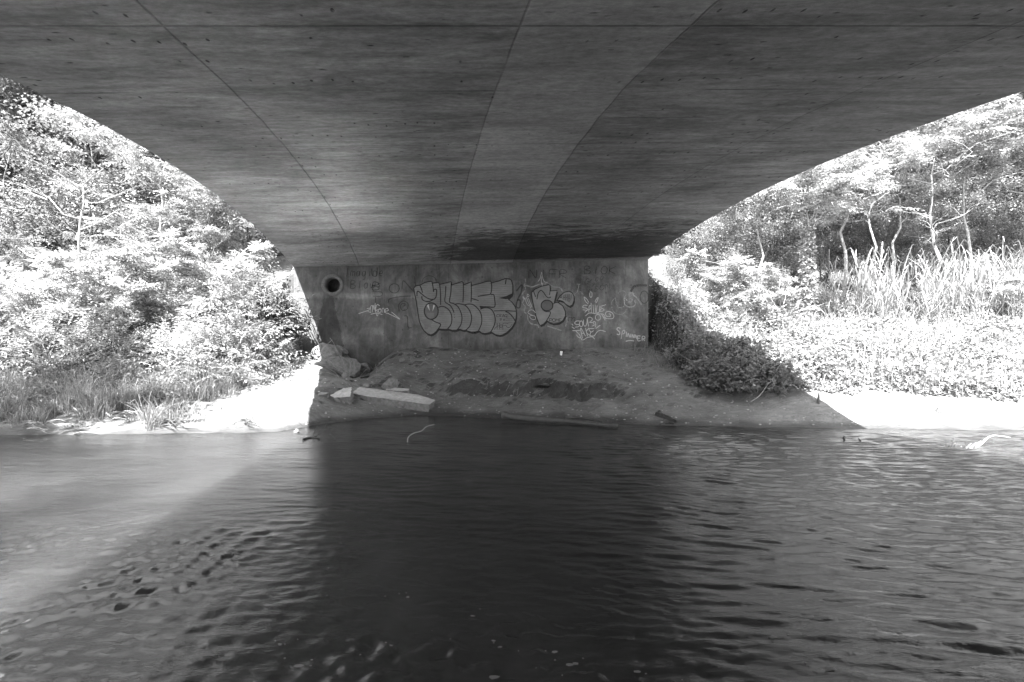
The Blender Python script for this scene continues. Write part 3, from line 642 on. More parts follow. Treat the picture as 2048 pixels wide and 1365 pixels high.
word('faint dark capitals above the smaller throw-up', ('t', c3, 'NIFR', 200, 190, 110, 120, .024))
word('faint dark capitals at the top right of the wall', ('t', c3, 'BIOK', 1010, 130, 90, 110, .022))
word('small slanting dark word above the white star-like tag', ('t', c3, 'Groo', 1020, 285, 55, 80, .018, 0, -.28))
word('small slanting dark word under the other slanting word', ('t', c3, 'aSON', 1070, 410, 62, 75, .018, 0, -.22))
word('faint dark rounded letter right of the smaller throw-up', ('t', c3, 'm', 780, 820, 100, 80, .024))
word('small dark cross between the two slanting words', ('t', c3, 'X', 1120, 320, 40, 50, .018))
word('tiny dark capitals at the right end of the wall', ('t', c3, 'BIO', 1680, 330, 30, 45, .014))
word('dark angular outline between the two silver pieces', ('r', c3, [(20, 380), (100, 290), (90, 400), (40, 500), (20, 610), (70, 620), (75, 520), (30, 515)], .05))
word('broad dark arch at the right edge of the wall', ('r', c3, [(1690, 390), (1740, 320), (1830, 295), (1930, 300)], .08))
word('broad faded ring under the dark arch at the right edge of the wall', ('r', c3, ell(1890, 470, 60, 90), .03, True))

# ------------------------------------------------------------------ foliage kits
def leaves_mesh(base, dr, up, L, Wd, tone, fold=.25):
    """diamond leaves, 2 faces each"""
    n = len(base); dr = dr/(np.linalg.norm(dr, axis=1)[:, None]+1e-9)
    sd_ = np.cross(dr, up); sd_ /= np.linalg.norm(sd_, axis=1)[:, None]+1e-9; nn = np.cross(sd_, dr)
    L = np.broadcast_to(L, (n,))[:, None]; Wd = np.broadcast_to(Wd, (n,))[:, None]
    mid = base+dr*L*.45
    V = np.stack([base, mid+sd_*Wd*.5+nn*Wd*fold, base+dr*L-nn*L*.12, mid-sd_*Wd*.5+nn*Wd*fold], 1).reshape(-1, 3)
    i = np.arange(n)[:, None]*4
    return V, np.concatenate([i+np.array([[0, 1, 2]]), i+np.array([[0, 2, 3]])]), np.repeat(tone, 4)
def unit(n):
    v = rng.normal(size=(n, 3)); return v/np.linalg.norm(v, axis=1)[:, None]
def pinnate(bases, dirs, L=.36, k=9, lw=.052, ll=.15):
    n = len(bases); dirs = dirs/np.linalg.norm(dirs, axis=1)[:, None]
    up = np.array([0, 0, 1.])+unit(n)*.6
    side = np.cross(dirs, up); side /= np.linalg.norm(side, axis=1)[:, None]
    bs, ds, us, tn = [], [], [], []
    tone = rng.random(n); Ls = L*(.7+.6*rng.random(n))[:, None]
    for j in range(k):
        t = .18+.82*(j//2)/(k//2); sgn = (1 if j % 2 else -1) if j < k-1 else 0
        p = bases+dirs*Ls*t-up*(Ls*t*t*.28)
        bs.append(p); ds.append(side*sgn+dirs*(.45 if sgn else 1)+unit(n)*.18-np.array([0, 0, .22])); us.append(up+unit(n)*.3); tn.append(tone)
    b = np.concatenate(bs); nn = len(b)
    return leaves_mesh(b, np.concatenate(ds), np.concatenate(us), ll*(.7+.5*rng.random(nn)), lw*(.8+.5*rng.random(nn)), np.concatenate(tn))
def broad(bases, L=.1, W_=.075, flat=1.):
    n = len(bases); d = unit(n); d[:, 2] = d[:, 2]*.5-.15
    up = np.array([0, 0, 1.])*flat+unit(n)*.6
    return leaves_mesh(bases, d, up, L*(.6+.8*rng.random(n)), W_*(.6+.8*rng.random(n)), rng.random(n))
def grow(p0, p1, sag=.1, n=6, wob=.12):
    p0 = np.array(p0, float); p1 = np.array(p1, float); L = np.linalg.norm(p1-p0); t = np.linspace(0, 1, n)[:, None]
    P = p0*(1-t)+p1*t; P[1:-1] += unit(n-2)*L*wob*.5; P[:, 2] += np.sin(t[:, 0]*np.pi)*L*sag; return P
def tree_kit(kind, H, R, leaf, bark, nl=9, ntw=7, nlv=14, z0=.35, r0=.09, bare=.0, seedling=0, L=.4, lean=(0, 0), flat=1.):
    """trunk mesh and crown mesh centred on the base"""
    acc = Acc(); top = np.array([lean[0], lean[1], H*.82])
    tr = grow((0, 0, -.25), top, 0, 9, .06); tube(acc, tr, np.linspace(r0, r0*.12, 9), 7, 0, .15)
    pts = []; dirs = []
    for i in range(nl):
        f = min(z0+(1.04-z0)*(i+.5)/nl, .985); q = tr[0]*(1-f)+top*f
        idx = min(int(f*8), 7); q = tr[idx]*(1-(f*8-idx))+tr[idx+1]*(f*8-idx)
        a = i*2.4+rng.random()*.8; rad = R*(.55+.6*rng.random())*math.sin(math.pi*(.28+.55*(1-f)))**.8
        e = q+np.array([rad*math.cos(a), rad*math.sin(a), H*.10+rad*.25*rng.random()])
        limb = grow(q, e, .06, 6, .16); rr = r0*.42*(1-f*.5)
        tube(acc, limb, np.linspace(rr, rr*.25, 6), 5, 0)
        for j in range(ntw):
            g_ = .3+.7*rng.random(); k = min(int(g_*5), 4); b0 = limb[k]*(1-(g_*5-k))+limb[k+1]*(g_*5-k)
            v = unit(1)[0]; v[2] = abs(v[2])*.5; v = v+ (e-q)/np.linalg.norm(e-q)*.5
            tw = grow(b0, b0+v*R*(.22+.25*rng.random()), .05, 4, .2); tube(acc, tw, np.linspace(rr*.28, rr*.08, 4), 3, 0, 0, False)
            m = rng.random(nlv)
            if rng.random() < bare: continue
            if kind == 'pinnate':
                P = tw[-1]+unit(nlv)*.05-v*m[:, None]*.25
                aa = rng.random(nlv)*6.28; dd = np.stack([np.cos(aa), np.sin(aa), .75-1.25*rng.random(nlv)], 1)+v*.5
            else:
                P = tw[0]*(1-m[:, None])+tw[-1]*m[:, None]+unit(nlv)*R*.10
                dd = unit(nlv); dd[:, 2] *= .35; dd += v*.5
            pts.append(P); dirs.append(dd)
    P = np.concatenate(pts); D = np.concatenate(dirs)
    if kind == 'pinnate': V, Fc, t = pinnate(P, D, L)
    else:
        P = np.concatenate([P+unit(len(P))*R*.10*q for q in (0, 1, 1.3, 1.6, 1)]); V, Fc, t = broad(P, L, L*.7, flat)
    trm = acc.mesh('trunk', [bark], True)
    crm = mesh_np('crown', V, Fc, leaf, attr={'tone': t})
    return trm, crm
KIT = {}
for i in range(3): KIT['loc%d' % i] = tree_kit('pinnate', 6, 2.1, M['leafA'], M['barkp'], 12, 9, 10, .30, .085, .12, 0, .34+.08*i)
for i in range(2): KIT['low%d' % i] = tree_kit('pinnate', 3.0, 1.5, M['leafP'], M['barkp'], 9, 7, 12, .2, .035, 0, 0, .34)
for i in range(3): KIT['mid%d' % i] = tree_kit('broad', 7, 2.3, M['leafB'], M['bark'], 12, 8, 14, .25, .10, .05, 0, .12)
for i in range(2): KIT['big%d' % i] = tree_kit('broad', 13, 4.2, M['leafC'], M['barkd'], 15, 10, 20, .3, .24, .05, 0, .17)
KIT['bare0'] = tree_kit('pinnate', 6.5, 2.6, M['leafA'], M['barkp'], 10, 7, 4, .4, .085, .75)
KIT['umb0'] = tree_kit('pinnate', 6.6, 2.7, M['leafP'], M['barkw'], 9, 9, 12, .66, .075, .1)
KIT['umb1'] = tree_kit('pinnate', 7.4, 2.9, M['leafA'], M['barkw'], 10, 9, 12, .62, .085, .1)
KIT['vine'] = tree_kit('pinnate', 5.2, 1.7, M['leafP'], M['barkw'], 8, 8, 12, .74, .085, .1)
def put_tree(kit, px, Y, label, group, scale=1., rz=None, cat='tree', name='tree', leanx=0):
    X = (px-1024)/F*Y; z = gz(X, Y)
    r = empty(name, (X, Y, z), rng.random()*6.28 if rz is None else rz); r.scale = (scale,)*3
    if leanx: r.rotation_euler[1] = leanx
    props(r, label, cat, group)
    a = link('trunk', KIT[kit][0], r); b = link('crown', KIT[kit][1], r)
    return r
GL, GR = 'trees on the left bank', 'trees on the right bank'
# left bank: (kit, px, Y, scale, label)
for kit, px, Y, s_, lb in [
    ('bare0', 165, 14.9, .86, 'pale forked tree with mostly bare twisted branches, upper left bank'),
    ('big0', 60, 24, 1.15, 'tall dark-trunked tree rising out of frame at far upper left'),
    ('big1', 290, 27, 1.0, 'large dark broadleaf tree behind the bare forked tree'),
    ('big0', 470, 29, 1.0, 'large dark broadleaf tree seen just under the left edge of the bridge'),
    ('big1', -120, 22, 1.1, 'large dark tree cut by the left frame edge'),
    ('mid0', 20, 17.0, 1.0, 'bushy mid-height tree at the left frame edge below the tall trunk'),
    ('loc0', 330, 17.5, 1.1, 'sunlit feathery-leaved tree whose top meets the bridge edge'),
    ('loc1', 420, 16.0, .85, 'bright feathery-leaved tree halfway down the left bridge edge'),
    ('loc2', 250, 14.9, .5, 'bright feathery-leaved tree in front of the bare forked tree'),
    ('mid1', 495, 16.8, .72, 'small-leaved tree close to the left end of the abutment wall'),
    ('mid2', 400, 20.5, 1.1, 'small-leaved tree behind the bright feathery ones on the left'),
    ('loc1', 90, 14.2, .5, 'low feathery tree left of centre on the left bank'),
    ('mid0', 180, 21, 1.15, 'mid-height broadleaf tree behind the pale bare branches'),
    ('low0', 60, 12.8, .85, 'low sunlit feathery sapling at the far left above the grass'),
    ('low1', 200, 13.2, .9, 'low sunlit feathery sapling above the grassy shore'),
    ('low0', 330, 13.6, .85, 'low sunlit feathery sapling above the sand patch'),
    ('low1', 440, 14.0, .9, 'low sunlit feathery sapling left of the wall end'),
]:
    put_tree(kit, px, Y, lb, GL, s_)
for kit, px, Y, s_, lb in [
    ('vine', 1612, 15.3, .92, 'slim pale-trunked tree wrapped in climbing leaves behind the bank'),
    ('big1', 2000, 23, 1.1, 'big dark tree with a leaning trunk at far upper right'),
    ('big0', 1800, 27, 1.1, 'big dark broadleaf tree behind the reeds'),
    ('big0', 1600, 30, .95, 'big dark broadleaf tree behind the slim vine-wrapped tree'),
    ('big1', 1420, 31, .8, 'dark broadleaf tree low under the right bridge edge'),
    ('big1', 2180, 21, 1.0, 'big tree cut by the right frame edge'),
    ('umb0', 1520, 17.0, .78, 'sunlit feathery tree left of the vine-wrapped trunk'),
    ('mid1', 1430, 17.0, .55, 'bright small-leaved bushy tree beside the right bridge edge'),
    ('mid2', 1370, 17.6, .42, 'small bright tree nearest the right end of the wall'),
    ('umb0', 1745, 17.2, .86, 'feathery tree with thin trunk right of the vine-wrapped one'),
    ('umb1', 1795, 17.8, .86, 'feathery tree with thin pale stem above the reeds'),
    ('umb1', 1930, 17.6, .98, 'feathery tree hanging over the reeds at the right'),
    ('bare0', 1870, 16.6, 1.0, 'tree with drooping bare curved branches, upper right'),
    ('umb1', 1690, 18.6, 1.0, 'mid-height broadleaf tree in shade behind the thin stems'),
    ('mid1', 1880, 24.5, 1.4, 'tall small-leaved tree behind the drooping branches'),
    ('umb0', 2060, 17.4, 1.1, 'small-leaved tree at the right frame edge above the reeds'),
    ('low1', 1545, 15.8, .5, 'low sapling with bare fanned stems near the vine-wrapped tree'),
    ('low0', 1450, 15.5, .75, 'low bright sapling on the slope right of the shadow edge'),
    ('low1', 1985, 15.7, .45, 'low bright sapling among the reeds'),
]:
    put_tree(kit, px, Y, lb, GR, s_)
for X, Y, s_, lb in [(-11.4, 4.6, .82, 'tree on the near left bank whose crown shades the grassy shore'), (-15.5, 3.2, .9, 'second tree on the near left bank, farther upstream'), (-7.8, -3.4, .85, 'tree on the near left bank right beside the bridge')]:
    r = empty('tree', (X, Y, gz(X, Y)), 1.); r.scale = (s_,)*3; props(r, lb, 'tree', 'trees on the near bank'); link('trunk', KIT['big0'][0], r); link('crown', KIT['big0'][1], r)
for i in range(20):
    px = 1440+(i % 11)*62+rng.random()*30; Y = 19.0+(i//11)*2.4+1.2*rng.random(); kk = 'mid%d' % (i % 3)
    put_tree(kk, px, Y, 'bushy mid-tone understorey tree in the shade behind the thin pale stems', 'understorey trees in shade on the right bank', .44+.2*rng.random()+.25*(i//11))
# vine round the slim trunk
X, Y = (1612-1024)/F*15.3, 15.25
n = 900; zz = rng.random(n)*3.0; a = rng.random(n)*6.28; r_ = .12+.10*rng.random(n)*(1.6-zz/3)
V, Fc, t = broad(np.stack([X+r_*np.cos(a), Y+r_*np.sin(a), gz(X, Y)+zz], 1), .11, .09, .3)
props(link('climbing_vine', mesh_np('climbing_vine', V, Fc, M['vine'], attr={'tone': t})), 'bright climbing vine leaves wrapped round a slim tree trunk behind the reeds', 'vine')
# far wood behind everything
def wood(X0, X1, Yb, n, label):
    x = X0+(X1-X0)*rng.random(n); h = rng.random(n)**.8*19
    y = Yb+5*fbm(x*.25, h*.25, 3, 91)+rng.random(n)*1.2-h*.05
    z = ground(x, y)*.5+h
    V, Fc, t = broad(np.stack([x, y, z], 1), .42, .3, .6)
    o = link('far_wood', mesh_np('far_wood', V, Fc, M['leafC'], attr={'tone': t})); props(o, label, 'wood', None, 'stuff')
wood(-42, -9, 33, 42000, 'dense dark far-off wood closing the view on the left')
wood(6, 44, 33, 48000, 'dense dark far-off wood closing the view on the right')

# shrubs
def shrub_kit(kind, R, Hh, n, leaf, stemm, L=.1, ns=14):
    acc = Acc()
    for i in range(ns):
        a = rng.random()*6.28; e = np.array([R*.7*math.cos(a)*rng.random()**.5, R*.7*math.sin(a)*rng.random()**.5, Hh*(.6+.4*rng.random())])
        tube(acc, grow((e[0]*.2, e[1]*.2, -.1), e, .05, 6, .15), np.linspace(.012, .004, 6), 4, 0, 0, False)
    v = unit(n); v[:, 2] = np.abs(v[:, 2]); rr = (.45+.6*rng.random(n)**.6)
    k = fbm(v[:, 0]*2.5+9, v[:, 1]*2.5+v[:, 2]*3, 3, int(rng.integers(99)))
    P = v*rr[:, None]*(.65+.7*k)[:, None]*np.array([R, R, Hh])
    if kind == 'pinnate': V, Fc, t = pinnate(P, v+unit(n)*.4, L*3, 7, L*.36, L*1.1)
    else: V, Fc, t = broad(P, L, L*.8)
    return acc.mesh('stems', [stemm], True), mesh_np('foliage', V, Fc, leaf, attr={'tone': t})
SK = dict(br0=shrub_kit('broad', .9, 1.1, 2600, M['leafP'], M['bark'], .10), br1=shrub_kit('broad', .9, 1.0, 2600, M['vine'], M['bark'], .12), sh0=shrub_kit('broad', .95, .7, 1900, M['leafS'], M['bark'], .12),
          pi0=shrub_kit('pinnate', 1.0, 1.3, 420, M['leafP'], M['barkp'], .10), pi1=shrub_kit('pinnate', 1.1, 1.2, 460, M['leafA'], M['barkp'], .10), rd0=shrub_kit('broad', .45, .6, 500, M['leafP'], M['bark'], .11, 8))
def put_shrub(kit, X, Y, label, group, s=1., sz=None):
    r = empty('shrub', (X, Y, gz(X, Y)-.03), rng.random()*6.28); r.scale = (s, s, s*(sz or 1)); props(r, label, 'shrub', group)
    link('stems', SK[kit][0], r); link('foliage', SK[kit][1], r); return r
grp = 'sunlit shrubs on the left bank'
for i in range(46):
    px = -150+ (i % 12)*62+rng.random()*40; Y = 11.9+(i//12)*1.15+rng.random()*.6
    if px > 560: continue
    X = (px-1024)/F*Y; s, d = sd(X, Y)
    if s > -6.5: continue
    put_shrub(['pi0', 'br0', 'pi1', 'br1'][i % 4], X, Y, 'sunlit leafy shrub among many in the thicket between the sand and the left-bank trees', grp, .75+.35*rng.random())
put_shrub('rd0', *pick(355, 770)[:2], 'small round-leaved bush at the back of the sand patch', 'small bushes by the sand', 1.1)
put_shrub('rd0', *pick(405, 760)[:2], 'smaller round-leaved bush just right of the one behind the sand patch', 'small bushes by the sand', .8)
grp = 'shrubs on the right embankment'
for i in range(54):
    px = 1345+(i % 10)*85+rng.random()*50; Y = 14.4+(i//10)*.95+rng.random()*.5
    X = (px-1024)/F*Y; s, d = sd(X, Y)
    if s < 4.6 or (px > 1560 and Y < 17.2): continue
    put_shrub(['br0', 'pi0', 'br1'][i % 3], X, Y, 'sunlit shrub among many on the slope behind the right-hand ground cover', grp, .55+.25*rng.random())
grp = 'low shaded bushes by the right waterside'
for px, Y, s_, lb in [(1440, 11.9, .75, 'left-hand low bush in the shade at the right of the mud bank'), (1490, 11.3, .85, 'middle low leafy bush in shade above the muddy shore'), (1545, 11.2, .8, 'right-hand low leafy bush at the edge of the bridge shadow'), (1500, 12.3, .9, 'low bush behind the shaded waterside bushes'), (1400, 12.9, .6, 'small shaded bush nearest the foot of the wall'), (1590, 11.6, .75, 'low bush half in sun beside the bridge shadow edge'), (1440, 13.2, .7, 'shaded bush on the slope below the right end of the wall')]:
    put_shrub('sh0', (px-1024)/F*Y, Y, lb, grp, s_)

SK['sm0'] = shrub_kit('broad', .4, .45, 260, M['leafS'], M['bark'], .085, 9); SK['sm1'] = shrub_kit('pinnate', .35, .6, 60, M['leafS'], M['bark'], .07, 7)
for i in range(26):
    px, py = 1335+250*rng.random(), 705+85*rng.random()
    if py < 660+.1*(px-1300) or py > 800-.05*(1600-px) or (px < 1400 and py > 760): continue
    x, y, z = pick(px, py); put_shrub('sm%d' % (i % 2), x, y, 'small loose weedy plant among many at the fringe of the shaded waterside bushes', 'weedy plants in the shade at right', .7+.6*rng.random(), .8+.7*rng.random())
# ground cover of vines on the right bank, grass, low plants
def scatter_leaf(name, label, cat, fn, n, hgt, L, mat, W_=.8, flat=1.4):
    X, Y = fn(n); z = ground(X, Y); P = np.stack([X, Y, z+rng.random(len(X))**1.3*hgt*(.15+3.0*np.clip(fbm(X*1.1, Y*1.3, 4, 15)-.32, 0, 1))], 1)
    V, Fc, t = broad(P, L, L*W_, flat)
    o = link(name, mesh_np(name, V, Fc, mat, attr={'tone': t})); props(o, label, cat, None, 'stuff'); return o
def blades(name, label, cat, X, Y, h, wd, mat, bend=.5, kind='stuff'):
    n = len(X); z = ground(X, Y); a = rng.random(n)*6.28; hh = h*(.4+.9*rng.random(n))*(.25+1.9*np.clip(fbm(X*1.6, Y*1.6, 3, 63)-.2, 0, 1))
    p0 = np.stack([X, Y, z-.02], 1); dv = np.stack([np.cos(a), np.sin(a), 0*a], 1)*(bend*rng.random(n))[:, None]
    p1 = p0+(dv*.35+np.array([0, 0, .62]))*hh[:, None]; p2 = p0+(dv+np.array([0, 0, .92]))*hh[:, None]*(1-.25*(bend*rng.random(n)))[:, None]
    a2 = a+1.57+.5*rng.normal(size=n); w_ = np.stack([np.cos(a2), np.sin(a2), 0*a2], 1)*wd
    V = np.stack([p0-w_, p0+w_, p1+w_*.8, p1-w_*.8, p2], 1).reshape(-1, 3); i = np.arange(n)[:, None]*5
    me = mesh_np(name, V, [i+np.array([[0, 1, 2, 3]]), i+np.array([[3, 2, 4]])], mat, attr={'tone': np.repeat(rng.random(n), 5)})
    o = link(name, me)
    if kind: props(o, label, cat, None, kind)
    return o
def right_area(n):
    X = 4.4+11*rng.random(n); Y = 9.9+6.5*rng.random(n); s, d = sd(X, Y)
    edge = np.interp(X, [4, 5.2, 6.0, 7, 9, 16], [12.2, 11.6, 10.9, 10.35, 10.0, 9.8])+.7*(fbm(X*1.1, X*0, 3, 8)-.5)
    k = (s > 4.1) & (Y > edge); return X[k], Y[k]
scatter_leaf('ground_cover', 'dense leafy vine ground cover over the sunlit right bank', 'ground cover', right_area, 64000, .42, .085, M['vine'])
n = 9000; X, Y = right_area(n)
blades('grass', 'coarse grass blades poking through the leafy cover on the sunlit right bank', 'grass', X, Y, .55, .006, M['reed'], .9)
acc = Acc(); X, Y = right_area(240)
for x, y in zip(X, Y):
    L = .5+.7*rng.random(); a = rng.normal()*.35; tube(acc, grow((x, y, gz(x, y)), (x+L*a, y-.1*rng.random(), gz(x, y)+L*.8), .08, 5, .12), np.linspace(.006, .003, 5), 3)
props(link('weed_stems', acc.mesh('weed_stems', [M['wood']])), 'dry weed stems standing out of the sunlit right-bank cover', 'stems', None, 'stuff')
def right_slope(n):
    X = 3.8+4*rng.random(n); Y = 12.9+4*rng.random(n); s, d = sd(X, Y); k = (s > 4.0) & (s < 7); return X[k], Y[k]
scatter_leaf('undergrowth', 'shaded tangled undergrowth on the slope beside the right end of the wall', 'undergrowth', right_slope, 12000, .4, .08, M['leafS'], .4, .3)
def left_area(n):
    X = -16+10.2*rng.random(n); Y = 11.3+6*rng.random(n); s, d = sd(X, Y)
    edge = np.interp(X, [-16, -9, -7, -5.6], [10.5, 11.2, 12.3, 12.8]); k = (s < -6.2) & (Y > edge); return X[k], Y[k]
scatter_leaf('undergrowth', 'bright low leafy undergrowth beneath the left-bank thicket', 'undergrowth', left_area, 42000, .5, .08, M['vine'], .6, 1.)
n = 26000; X = -13+7.4*rng.random(n); Y = 8.9+3.2*rng.random(n)
sh = np.interp(X, SHX, SHY); k = (Y > sh+.02+.45*vnoise(X*3, Y*0, 4)) & (X < -5.7-.8*np.abs(Y-9.9)+1.6*vnoise(X*2, Y*3, 9)) & (fbm(X*2.2, Y*2.2, 3, 31) > .40+.06*sstep(-9, -6, X))
blades('grass', 'tangled half-dry grass along the left shoreline', 'grass', X[k], Y[k], .46, .006, M['grass'], 1.5)
n = 5000; X = -12+6*rng.random(n); Y = 9.2+2.6*rng.random(n); k = (fbm(X*3, Y*3, 3, 88) > .56) & (Y > np.interp(X, SHX, SHY)+.3)
blades('grass', 'dry pale grass tufts among the left shoreline weeds', 'grass', X[k], Y[k], .75, .005, M['reed'], 1.7)
n = 9000; X = -12.5+6.3*rng.random(n); Y = 9.6+2.4*rng.random(n); k = (fbm(X*1.7, Y*1.7, 3, 71) > .50); X, Y = X[k], Y[k]
V, Fc, t = broad(np.stack([X, Y, ground(X, Y)+.45*rng.random(len(X))**1.5], 1), .07, .05, .8)
props(link('weeds', mesh_np('weeds', V, Fc, M['leafB'], attr={'tone': t})), 'small broad-leaved weeds among the left shoreline grass', 'weeds', None, 'stuff')
n = 3600; X = -7.6+1.9*rng.random(n); Y = 12.2+1.9*rng.random(n); s, d = sd(X, Y); k = (s > -7.2) & (s < -5.65) & (Y < 14.0)
blades('grass', 'arching sunlit grass tuft against the left end of the wall', 'grass', X[k], Y[k], .85, .005, M['reed'], 1.3)
n = 3500; X = 3.2+2.6*rng.random(n); Y = 12.6+1.9*rng.random(n); s, d = sd(X, Y); k = (s > 3.2+1.2*rng.random(n)) & (d > .12)
blades('grass', 'sparse shaded grass at the foot of the right end of the wall', 'grass', X[k], Y[k], .22, .005, M['grass'], 1.)

# reeds
def reed_kit():
    acc = Acc(); Hh = 1.2+.7*rng.random(); top = np.array([.1*rng.normal(), .1*rng.normal(), Hh])
    P = grow((0, 0, -.05), top, 0, 5, .03); st = Acc(); tube(st, P, np.linspace(.010, .004, 5), 4)
    V = []; Fq = []; tn = []
    for i in range(7):
        f = .15+.8*i/7; b = np.array([0, 0, Hh*f]); a = rng.random()*6.28; L = .45+.35*rng.random(); o_ = np.array([math.cos(a), math.sin(a), 0])
        q = [b, b+(o_*.22+[0, 0, .55])*L, b+(o_*.42+[0, 0, .85])*L, b+(o_*.7+[0, 0, 1.0-.5*rng.random()])*L]
        sdv = np.array([-o_[1], o_[0], 0]); n0 = len(V)
        for j, p in enumerate(q):
            w_ = [.009, .014, .010, .001][j]*(.7+.6*((i*37) % 5)/4); V += [p-sdv*w_, p+sdv*w_]; tn += [rng.random()*.3+.5]*2
        for j in range(3): Fq.append((n0+2*j, n0+2*j+1, n0+2*j+3, n0+2*j+2))
    return st.mesh('stalk', [M['reed']]), mesh_np('blades', V, np.array(Fq), M['reed'], attr={'tone': tn})
RK = [reed_kit() for _ in range(6)]
for i in range(250):
    px = 1700+360*rng.random()**.8 if i > 14 else 1660+70*rng.random(); Y = 15.2+1.6*rng.random(); X = (px-1024)/F*Y
    r = empty('reed', (X, Y, gz(X, Y)+.05), rng.random()*6.28); k_ = .55+.75*rng.random(); r.scale = (k_**.5, k_**.5, k_); r.rotation_euler[0] = .12*rng.normal(); r.rotation_euler[1] = .12*rng.normal()
    props(r, 'tall pale reed in the dense reed stand on the right bank' if i > 14 else 'tall pale reed at the sparse left end of the reed stand', 'reed', 'reeds in the stand on the right bank' if i > 14 else 'scattered reeds at the left end of the stand')
    a, b = RK[i % 6]; link('stalk', a, r); link('blades', b, r)

# ------------------------------------------------------------------ rocks, slabs, driftwood, sticks
def rock(name, size, seed, mat, sub=4, jag=.35, flat=None):
    import bmesh
    bm = bmesh.new(); bmesh.ops.create_icosphere(bm, subdivisions=sub, radius=1)
    V = np.array([v.co[:] for v in bm.verts])
    pl = np.random.default_rng(seed); nrm = pl.normal(size=(11, 3)); nrm /= np.linalg.norm(nrm, axis=1)[:, None]; ds = .42+.35*pl.random(11)
    for nv, dd_ in zip(nrm, ds):
        t = V@nv; over = np.maximum(t-dd_, 0); V = V-over[:, None]*nv
    V *= 1+jag*.3*(fbm(V[:, 0]*3+seed, V[:, 1]*3+V[:, 2]*2, 3, seed)-.5)[:, None]
    V *= (1+.16*(fbm(V[:, 0]*7+seed, V[:, 1]*7+V[:, 2]*5, 3, seed+3)-.5))[:, None]
    V *= np.array(size)*.5/.8
    for v, c in zip(bm.verts, V): v.co = c
    me = bpy.data.meshes.new(name); bm.to_mesh(me); bm.free(); me.materials.append(mat); return link(name, me)
def slab(name, pts, thick, mats, seed=0, n=9):
    """broken slab: an outline (local xy) extruded down with a rough edge"""
    P = []; pts = np.array(pts, float); r3 = np.random.default_rng(seed)
    for i in range(len(pts)):
        a, b = pts[i], pts[(i+1) % len(pts)]
        for t in np.linspace(0, 1, n, endpoint=False): P.append(a*(1-t)+b*t)
    P = np.array(P); m = len(P); c = P.mean(0)
    V = []; L = 5
    for l in range(L):
        z = -thick*l/(L-1); jit = (.012 if l == 0 else .03)
        q = P+(P-c)/np.linalg.norm(P-c, axis=1)[:, None]*(r3.random(m)-.5)[:, None]*2*jit - (P-c)*(.05*(l/(L-1)))
        V += [(x, y, z+(r3.random()-.5)*.008) for x, y in q]
    Vt = len(V)
    # inner rings for a slightly uneven top
    for f in (.66, .33):
        q = c+(P-c)*f; V += [(x, y, (r3.random()-.5)*.012) for x, y in q]
    V.append((c[0], c[1], 0)); V.append((c[0], c[1], -thick)); Q = []
    for l in range(L-1):
        for i in range(m): Q.append((l*m+i, (l+1)*m+i, (l+1)*m+(i+1) % m, l*m+(i+1) % m))
    mi = [1]*len(Q)
    rings = [0, Vt, Vt+m]
    for a, b in zip(rings[:-1], rings[1:]):
        for i in range(m): Q.append((a+i, a+(i+1) % m, b+(i+1) % m, b+i)); mi.append(0)
    Tt = [(Vt+m+i, Vt+m+(i+1) % m, len(V)-2) for i in range(m)]+[((L-1)*m+(i+1) % m, (L-1)*m+i, len(V)-1) for i in range(m)]
    mi += [0]*m+[1]*m
    return link(name, mesh_np(name, V, [np.array(Q), np.array(Tt)], mats, mi))
GRK = 'broken concrete rubble by the water'
# long pale slab
A_ = np.array(at(706, 787, 11.55)); Bq = np.array(at(868, 808, 11.25))
o = slab('concrete_slab', [(-.93, .30), (-.95, -.08), (-.55, -.16), (.3, -.2), (.92, -.24), (.96, .02), (.5, .22), (0, .25)], .22, [M['rockp'], M['rock']], 3)
o.location = ((A_+Bq)/2).tolist(); o.location[2] += .06; o.rotation_euler = (math.radians(16), math.radians(5), math.radians(-8))
props(o, 'long pale broken concrete slab lying at the water edge under the bridge', 'concrete slab', GRK)
x, y, z = pick(690, 800)
o = slab('concrete_block', [(-.30, .05), (-.22, -.12), (.12, -.26), (.17, .16), (.0, .22)], .34, [M['rockp'], M['rock']], 5)
o.location = (x-.02, y, z+.16); o.rotation_euler = (math.radians(22), math.radians(-14), math.radians(15))
props(o, 'angular upright concrete block left of the long slab', 'concrete block', GRK)
x, y, z = pick(795, 785)
o = slab('concrete_slab', [(-.28, .12), (-.26, -.08), (.1, -.12), (.28, -.06), (.26, .1)], .12, [M['rockp'], M['rock']], 8); o.location = (x, y, z+.07); o.rotation_euler = (.2, .05, -.1)
props(o, 'short broken concrete slab just behind the long slab', 'concrete slab', GRK)
